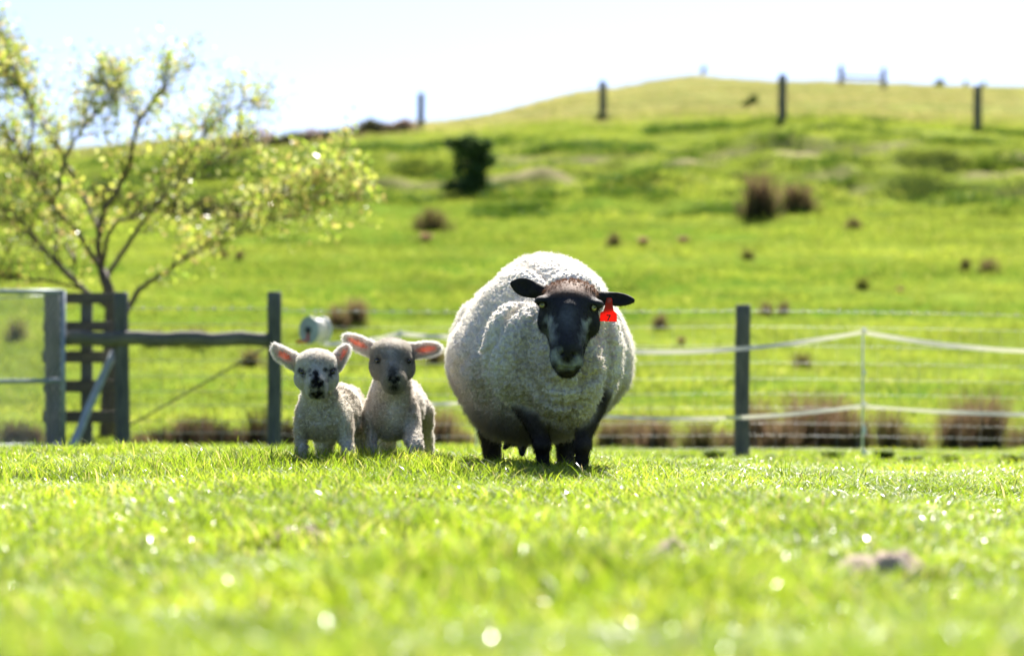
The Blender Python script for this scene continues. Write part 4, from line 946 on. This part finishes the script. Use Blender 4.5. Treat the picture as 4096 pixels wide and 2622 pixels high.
    dirt = np.clip((0.42 - V[:, 2]) / 0.32 + 0.5 * nz, 0, 1) * 0.8; cream = mixc(cream, (0.38, 0.31, 0.22), dirt); cream = mixc(cream, (0.20, 0.165, 0.12), np.clip((0.27 - V[:, 2]) / 0.10, 0, 1) * np.clip((V[:, 1] - 9.98) / 0.08, 0, 1) * np.clip((10.5 - V[:, 1]) / 0.2, 0, 1) * 0.8)  # dirty low wool; belly behind the front legs painted darker for shade
    cream = mixc(cream, (0.50, 0.43, 0.32), np.clip(1 - np.linalg.norm((V - np.array(tuple(P(2240, 1490, 9.85)))) / [0.24, 0.28, 0.27], axis=1), 0, 1) ** 0.6 * (0.75 + 0.3 * nz))
    black = np.array([0.020, 0.021, 0.026]) + 0 * V
    face = mixc(black, (0.035, 0.035, 0.04), np.clip(nz, 0, 1))
    Vw = V + 0.010 * np.stack([fbm(V * 40, 2, q) for q in (61, 62, 63)], 1)
    for u, v, r, k in ((2198, 1278, 26, .75), (2203, 1302, 24, .6), (2212, 1345, 30, .4), (2192, 1330, 30, .35), (2345, 1288, 22, .7), (2344, 1312, 20, .55), (2335, 1350, 26, .3), (2218, 1405, 26, .65), (2216, 1435, 30, .75), (2238, 1458, 26, .7), (2312, 1440, 26, .6), (2296, 1460, 26, .7), (2268, 1464, 20, .5), (2270, 1290, 46, .16), (2268, 1250, 40, .14)):
        face = mixc(face, (0.40, 0.43, 0.44), spot(Vw, u, v, 9.58, r * 1.1, 1.0) * min(1, k * 1.2))
    face = mixc(face, (0.014, 0.014, 0.018), spot(Vw, 2272, 1405, 9.5, 34, 0.7) * 0.9)
    poll = mixc(np.array([0.13, 0.07, 0.045]) + 0 * V, (0.26, 0.15, 0.09), np.clip(0.5 + nz, 0, 1))
    top = np.clip((V[:, 2] - P(2280, 1195, 9.7).z) / 0.03, 0, 1) * (W['poll'] + W['face']); fw = W['face'] * (1 - top); pw = W['poll'] + W['face'] * top
    leg = mixc(np.array([0.022, 0.018, 0.016]) + 0 * V, (0.05, 0.04, 0.033), np.clip(nz, 0, 1))
    ear = mixc(np.array([0.022, 0.02, 0.02]) + 0 * V, (0.05, 0.04, 0.036), np.clip(nz, 0, 1))
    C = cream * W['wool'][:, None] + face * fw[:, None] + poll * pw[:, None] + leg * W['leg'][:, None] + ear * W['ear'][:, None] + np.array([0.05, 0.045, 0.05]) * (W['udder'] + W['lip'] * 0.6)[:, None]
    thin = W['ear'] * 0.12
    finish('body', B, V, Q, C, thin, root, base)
    Lh = wool * (0.0065 + 0.009 * np.clip((V[:, 1] - 10.15) / 0.25, 0, 1) + 0.014 * np.clip((0.30 - V[:, 2]) / 0.12, 0, 1) * (V[:, 1] > 10.1)) + pollw * 0.010
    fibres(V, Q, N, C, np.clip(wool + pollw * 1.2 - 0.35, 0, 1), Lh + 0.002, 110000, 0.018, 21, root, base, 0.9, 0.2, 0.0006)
    short = np.clip(1 - wool - pollw, 0, 1)
    fibres(V, Q, N, C * 1.25, np.clip(short - 0.2, 0, 1), 0.0055 + 0 * wool + 0.004 * W['leg'], 26000, 0.01, 22, root, base, 0.1, 0.7, 0.0004, 'short_coat')
    for cc, lx in eyes: eyeball('eye', cc, 0.0125, (lx, -1, 0.05), (0.36, 0.33, 0.13), (0.01, 0.01, 0.012), root, base)
    # ear tag
    tg = P(2438, 1205, 9.70); prof = [(-13, -8), (-8, -16), (8, -16), (13, -8), (14, 8), (20, 36), (33, 46), (35, 76), (34, 79), (-34, 79), (-35, 76), (-33, 46), (-20, 36), (-14, 8)]
    yt = B.front(tg.x, tg.z) - 0.006; V2 = []; n = len(prof)
    for y_ in (0.0, 0.003):
        for a_, b_ in prof: V2.append((px(a_, 9.7), y_ + 0.004 * (b_ / 80.0), -px(b_, 9.7)))
    me = bpy.data.meshes.new('ear_tag'); me.from_pydata(V2, [], [tuple(range(n))[::-1], tuple(range(n, 2 * n))] + [(i, (i + 1) % n, n + (i + 1) % n, n + i) for i in range(n)]); me.materials.append(M['tag_red']); me.update()
    et = link('ear_tag', me, root); et.location = Vector((tg.x, yt, tg.z)) - base; et.rotation_euler = (0, R(2), R(4)); et['label'] = 'red plastic ear tag numbered 7'
    q = [(-8, 0), (8, 0), (8, 4.5), (0.5, 23), (-5, 23), (2.5, 5), (-8, 5)]; dv = 52
    me = bpy.data.meshes.new('number'); me.from_pydata([(px(a_, 9.7), 0.0 + 0.004 * ((b_ + dv) / 80) - 0.0012, -px(b_ + dv, 9.7)) for a_, b_ in q], [], [tuple(range(len(q)))[::-1]]); me.materials.append(M['ink']); me.update()
    link('number', me, et)
    mb = MB().tube([(0, -0.004, 0.004), (0, 0.008, 0.004)], [0.0075, 0.0075], 16); mb.tube([(0, -0.0055, 0.004), (0, -0.004, 0.004)], [0.003, 0.004], 12); link('stud', mb.mesh('stud', M['red_plastic'], False), et)
build_ewe()

def build_lamb(name, S, label, face_kind, seed):
    d0 = S['d']; base = G(S['bu'], d0 + 0.2); root = tag(empty('lamb', base), label, 'lamb', 'lambs standing beside the ewe')
    pts = [P(*q[:3]) for q in S['box']]
    lo = [min(p[i] for p in pts) for i in range(3)]; hi = [max(p[i] for p in pts) for i in range(3)]
    B = Body(lo, hi, 0.0034)
    for it in S['ell']: u, v, d, rx, rz, ry, t, k = it; B.ell(P(u, v, d), (px(rx, d), ry, px(rz, d)), t, k)
    for it in S['cone']: a, b, r1, r2, t, k = it; B.cone(P(*a), P(*b), px(r1, a[2]), px(r2, b[2]), t, k)
    inner = []
    for cu, cv, de, ax, hl, hh, nn, bend in S['ears']:
        a = Vector((ax[0], 0, -ax[1])).normalized(); ce = P(cu, cv, de); A = axes(a, nn)
        B.ell(ce, (px(hl, de), px(hh, de), 0.0095), 'ear', 0.01, Rm=A)
        if bend: B.cone(ce + a * px(hl * 0.5, de), P(bend[0], bend[1], de), 0.010, 0.005, 'ear', 0.016)
        ic = ce + Vector(A[:, 2]) * 0.012 + a * 0.004; B.ell(ic, (px(hl * 0.80, de), px(hh * 0.70, de), 0.0105), None, 0.004, Rm=A, op='s'); inner.append((np.array(tuple(ce)) + A[:, 0] * 0.006, A, px(hl * 0.74, de), px(hh * 0.60, de)))
        B.cone(ce - a * px(hl * 0.55, de), ce - a * px(hl * 1.05, de) + Vector((0, 0.012, 0)), 0.014, 0.022, 'ear', 0.02)
    nu, nv, nd = S['nose']
    for s_ in (1, -1):
        q = P(nu - 15 * s_, nv, nd); y = B.front(q.x, q.z); B.ell((q.x, y, q.z), (0.0085, 0.009, 0.0045), None, 0.003, Rm=axes((1, 0, 0.5 * s_), (0, -1, 0))[:, [0, 2, 1]], op='s')
    for a_, b_ in (((nu, nv + 6), (nu, nv + 24)), ((nu - 26, nv + 26), (nu, nv + 30)), ((nu, nv + 30), (nu + 26, nv + 26))):
        pa, pb = P(*a_, nd), P(*b_, nd); B.cone((pa.x, B.front(pa.x, pa.z) - 0.001, pa.z), (pb.x, B.front(pb.x, pb.z) - 0.001, pb.z), 0.003, 0.003, None, 0.003, op='s')
    eyes = []
    for u, v, lx in S['eyes']:
        p = P(u, v, nd); y = B.front(p.x, p.z); eyes.append(((p.x, y + 0.0055, p.z), lx)); B.ell((p.x, y - 0.001, p.z), (0.0125, 0.012, 0.0085), None, 0.005, op='s')
    V, Q = B.mesh(); V = relax(V, Q, 2); W = B.region(V); N = normals(V, Q); wool = W['wool']
    d1, d2, _ = worley(V / 0.012, seed + 5); lock = np.clip(d2 - d1, 0, 0.6) / 0.6
    V = V + N * (wool * 0.009 * (np.abs(vnoise(V * 60, seed + 9)) ** 0.7 - 0.45))[:, None]
    V = V + N * (wool * (0.0085 * (lock ** 0.7 - 0.5) + 0.005 * fbm(V * 22, 2, seed)))[:, None]
    V = V + N * (W['face'] * 0.0022 * fbm(V * 120, 2, seed + 3))[:, None]; N = normals(V, Q)
    nz = fbm(V * 16, 3, seed + 2)
    w_ = np.array(S['wool']) + 0 * V; w_ = mixc(w_, S['wool2'], np.clip(0.35 + 0.9 * nz + np.clip((0.30 - V[:, 2]) / 0.3, 0, 0.3), 0, 1) * 0.7)
    f_ = np.array(S['face']) + 0 * V; f_ = mixc(f_, S['face2'], np.clip(nz * 1.3, 0, 1) * 0.7)
    for u, v, r, c, k in S['spots']: f_ = mixc(f_, c, np.clip(spot(V, u, v, nd, r, 0.6) * (0.9 + 0.9 * fbm(V * 90, 2, seed)), 0, 1) * k)
    e_ = np.array([0.72, 0.66, 0.60]) + 0 * V; iw = np.zeros(len(V))
    for ce, A, hl, hh in inner:
        q = (V - ce) @ A; m = (np.abs(q[:, 2]) < 0.03); r = np.sqrt((q[:, 0] / hl) ** 2 + (q[:, 1] / hh) ** 2); iw = np.maximum(iw, np.clip((1 - r) / 0.36, 0, 1) * m * W['ear'])
    e_ = mixc(e_, (0.74, 0.20, 0.11), iw * (0.8 + 0.25 * np.clip(fbm(V * 60, 2, 5), -1, 1)))
    C = w_ * W['wool'][:, None] + f_ * W['face'][:, None] + e_ * W['ear'][:, None]
    finish('body', B, V, Q, C, W['ear'] * 0.62, root, base)
    fibres(V, Q, N, C, np.clip(wool - 0.25, 0, 1), 0.008 + 0.002 * wool, 70000, 0.012, seed + 5, root, base, 0.85, 0.2, 0.00042)
    rim = np.clip(W['face'] * 0.8 + W['ear'] * (1 - iw) * 1.6, 0, 1.6)
    # hairs on the ear edge are long and white, none inside
    CE = C + 0; CE = mixc(CE, (0.82, 0.80, 0.76), W['ear'] * (1 - iw)); front = (N[:, 1] < -0.55) * W['ear']
    fibres(V, Q, N, CE, np.clip(rim * (1 - 0.7 * front), 0.0, 1.6), 0.008 + 0.007 * W['ear'] + 0.008 * np.clip((V[:, 2] - P(0, S['crown'], d0).z) / 0.02, 0, 1) * W['face'], 42000, 0.008, seed + 6, root, base, 0.35, 0.25, 0.00042, 'short_coat')
    for cc, lx in eyes: eyeball('eye', cc, 0.0112, (lx, -1, 0.0), (0.035, 0.025, 0.02), (0.006, 0.006, 0.008), root, base)
    for u, v, d in S['hooves']:
        q = P(u, v, d); q.z = max(q.z, H(q.x, q.y) + 0.012); mb = MB().tube([q - base + Vector((0, -0.012, -0.016)), q - base + Vector((0, 0.0, 0.018))], [0.019, 0.014], 12); link('hoof', mb.mesh('hoof', M['ink'], True), root)

LA = dict(d=10.0, bu=1320, crown=1450, box=[(1060, 1340, 9.6), (1480, 1930, 10.75)], nose=(1266, 1534, 9.75),
    ell=[(1266, 1462, 9.87, 78, 58, 0.072, 'face', 0.02), (1266, 1540, 9.765, 37, 34, 0.036, 'face', 0.015), (1268, 1572, 9.795, 30, 17, 0.028, 'face', 0.01), (1218, 1512, 9.85, 36, 42, 0.045, 'face', 0.02), (1314, 1512, 9.85, 36, 42, 0.045, 'face', 0.02),
         (1286, 1650, 10.06, 88, 112, 0.125, 'wool', 0.03), (1350, 1640, 10.30, 92, 106, 0.21, 'wool', 0.03), (1376, 1635, 10.48, 80, 98, 0.13, 'wool', 0.03), (1214, 1680, 10.05, 30, 78, 0.07, 'wool', 0.02), (1372, 1690, 10.08, 34, 80, 0.07, 'wool', 0.02)],
    cone=[((1266, 1490, 9.85), (1266, 1550, 9.79), 70, 38, 'face', 0.02), ((1266, 1465, 9.83), (1266, 1530, 9.76), 40, 30, 'face', 0.02), ((1268, 1540, 9.95), (1292, 1640, 10.06), 58, 86, 'wool', 0.02),
          ((1210, 1720, 10.04), (1206, 1800, 10.02), 28, 20, 'wool', 0.012), ((1206, 1800, 10.02), (1203, 1893, 10.0), 19, 15, 'wool', 0.01), ((1374, 1725, 10.06), (1396, 1800, 10.02), 30, 20, 'wool', 0.012), ((1396, 1800, 10.02), (1404, 1895, 9.98), 19, 15, 'wool', 0.01),
          ((1300, 1740, 10.48), (1292, 1885, 10.48), 40, 18, 'wool', 0.02), ((1425, 1690, 10.44), (1440, 1800, 10.44), 42, 24, 'wool', 0.02), ((1440, 1800, 10.44), (1443, 1885, 10.40), 22, 18, 'wool', 0.01)],
    ears=[(1146, 1424, 9.90, (-80, -44), 56, 25, (0.25, -1, -0.25), (1095, 1379)), (1366, 1415, 9.92, (40, -52), 46, 22, (0.85, -0.6, 0.3), None)],
    eyes=[(1206, 1487, -0.7), (1322, 1487, 0.7)], hooves=[(1202, 1895, 9.98), (1411, 1898, 9.96), (1292, 1888, 10.46), (1443, 1888, 10.38)],
    wool=(0.78, 0.74, 0.66), wool2=(0.50, 0.43, 0.34), face=(0.80, 0.77, 0.72), face2=(0.70, 0.66, 0.60),
    spots=[(1262, 1488, 13, (0.03, 0.03, 0.035), .9), (1263, 1504, 19, (0.025, 0.025, 0.03), .95), (1265, 1522, 26, (0.018, 0.018, 0.022), 1.0), (1254, 1536, 24, (0.018, 0.016, 0.018), 1.0), (1279, 1536, 24, (0.018, 0.016, 0.018), 1.0), (1255, 1571, 24, (0.016, 0.014, 0.015), 1.0), (1279, 1571, 24, (0.016, 0.014, 0.015), 1.0), (1267, 1571, 24, (0.016, 0.014, 0.015), 1.0), (1250, 1553, 14, (0.05, 0.045, 0.05), .7), (1206, 1486, 20, (0.03, 0.025, 0.022), .95), (1196, 1476, 12, (0.03, 0.025, 0.022), .8), (1212, 1500, 14, (0.04, 0.03, 0.03), .8), (1320, 1486, 20, (0.03, 0.026, 0.024), .95), (1316, 1505, 15, (0.04, 0.035, 0.035), .8), (1328, 1474, 12, (0.04, 0.03, 0.03), .8), (1236, 1480, 11, (0.04, 0.035, 0.03), .85), (1296, 1478, 12, (0.04, 0.035, 0.035), .85), (1304, 1520, 10, (0.06, 0.05, 0.05), .5), (1318, 1462, 9, (0.06, 0.05, 0.05), .5), (1242, 1500, 8, (0.05, 0.045, 0.04), .7)])
LB = dict(d=10.25, bu=1580, crown=1405, box=[(1340, 1300, 9.8), (1790, 1930, 11.1)], nose=(1577, 1512, 9.99),
    ell=[(1566, 1420, 10.12, 80, 60, 0.074, 'face', 0.02), (1577, 1518, 10.005, 42, 36, 0.038, 'face', 0.015), (1577, 1546, 10.03, 34, 16, 0.03, 'face', 0.01), (1518, 1468, 10.10, 36, 45, 0.045, 'face', 0.02), (1620, 1470, 10.10, 36, 45, 0.045, 'face', 0.02),
         (1562, 1645, 10.32, 95, 112, 0.13, 'wool', 0.03), (1598, 1625, 10.58, 96, 104, 0.21, 'wool', 0.03), (1616, 1615, 10.76, 86, 98, 0.14, 'wool', 0.03), (1482, 1670, 10.32, 32, 80, 0.075, 'wool', 0.02), (1642, 1670, 10.32, 34, 80, 0.075, 'wool', 0.02)],
    cone=[((1568, 1450, 10.09), (1576, 1525, 10.02), 74, 42, 'face', 0.02), ((1568, 1425, 10.07), (1577, 1505, 9.995), 42, 32, 'face', 0.02), ((1570, 1500, 10.2), (1566, 1620, 10.32), 64, 94, 'wool', 0.02),
          ((1484, 1715, 10.28), (1490, 1795, 10.24), 28, 20, 'wool', 0.012), ((1490, 1795, 10.24), (1494, 1888, 10.22), 18, 15, 'wool', 0.01), ((1640, 1715, 10.28), (1662, 1785, 10.16), 38, 26, 'wool', 0.02), ((1662, 1785, 10.16), (1640, 1880, 10.18), 24, 17, 'wool', 0.01),
          ((1548, 1740, 10.74), (1548, 1868, 10.76), 40, 17, 'wool', 0.02), ((1688, 1640, 10.70), (1704, 1745, 10.78), 46, 26, 'wool', 0.02), ((1704, 1745, 10.78), (1722, 1850, 10.88), 22, 17, 'wool', 0.01)],
    ears=[(1438, 1372, 10.14, (-128, -58), 72, 25, (-0.1, -1, -0.15), None), (1698, 1395, 10.14, (121, -14), 68, 26, (0.1, -1, -0.1), None)],
    eyes=[(1508, 1440, -0.7), (1630, 1443, 0.7)], hooves=[(1494, 1888, 10.20), (1640, 1884, 10.15), (1548, 1868, 10.74), (1724, 1858, 10.86)],
    wool=(0.76, 0.72, 0.66), wool2=(0.50, 0.45, 0.39), face=(0.54, 0.50, 0.44), face2=(0.30, 0.275, 0.24),
    spots=[(1577, 1505, 34, (0.05, 0.048, 0.05), .95), (1572, 1482, 30, (0.17, 0.155, 0.15), .7), (1577, 1550, 30, (0.16, 0.15, 0.14), .8), (1508, 1440, 22, (0.06, 0.05, 0.045), .9), (1630, 1443, 22, (0.06, 0.05, 0.045), .9), (1560, 1512, 13, (0.02, 0.02, 0.022), 1), (1594, 1512, 13, (0.02, 0.02, 0.022), 1), (1577, 1525, 12, (0.03, 0.03, 0.03), .9), (1577, 1545, 14, (0.04, 0.04, 0.04), .9), (1566, 1385, 50, (0.78, 0.74, 0.68), .8), (1540, 1420, 22, (0.34, 0.31, 0.27), .6), (1598, 1420, 22, (0.34, 0.31, 0.27), .6), (1600, 1486, 10, (0.62, 0.55, 0.48), .9)])  # last spot paints the sunlit patch on the nose as pale coat
build_lamb('lamb', LA, 'white-faced lamb with a black spotted nose, pricked ears, next to the grey-faced lamb', 'white', 31)
build_lamb('lamb', LB, 'grey-faced lamb with wide pink-lined ears standing between the ewe and the other lamb', 'grey', 47)
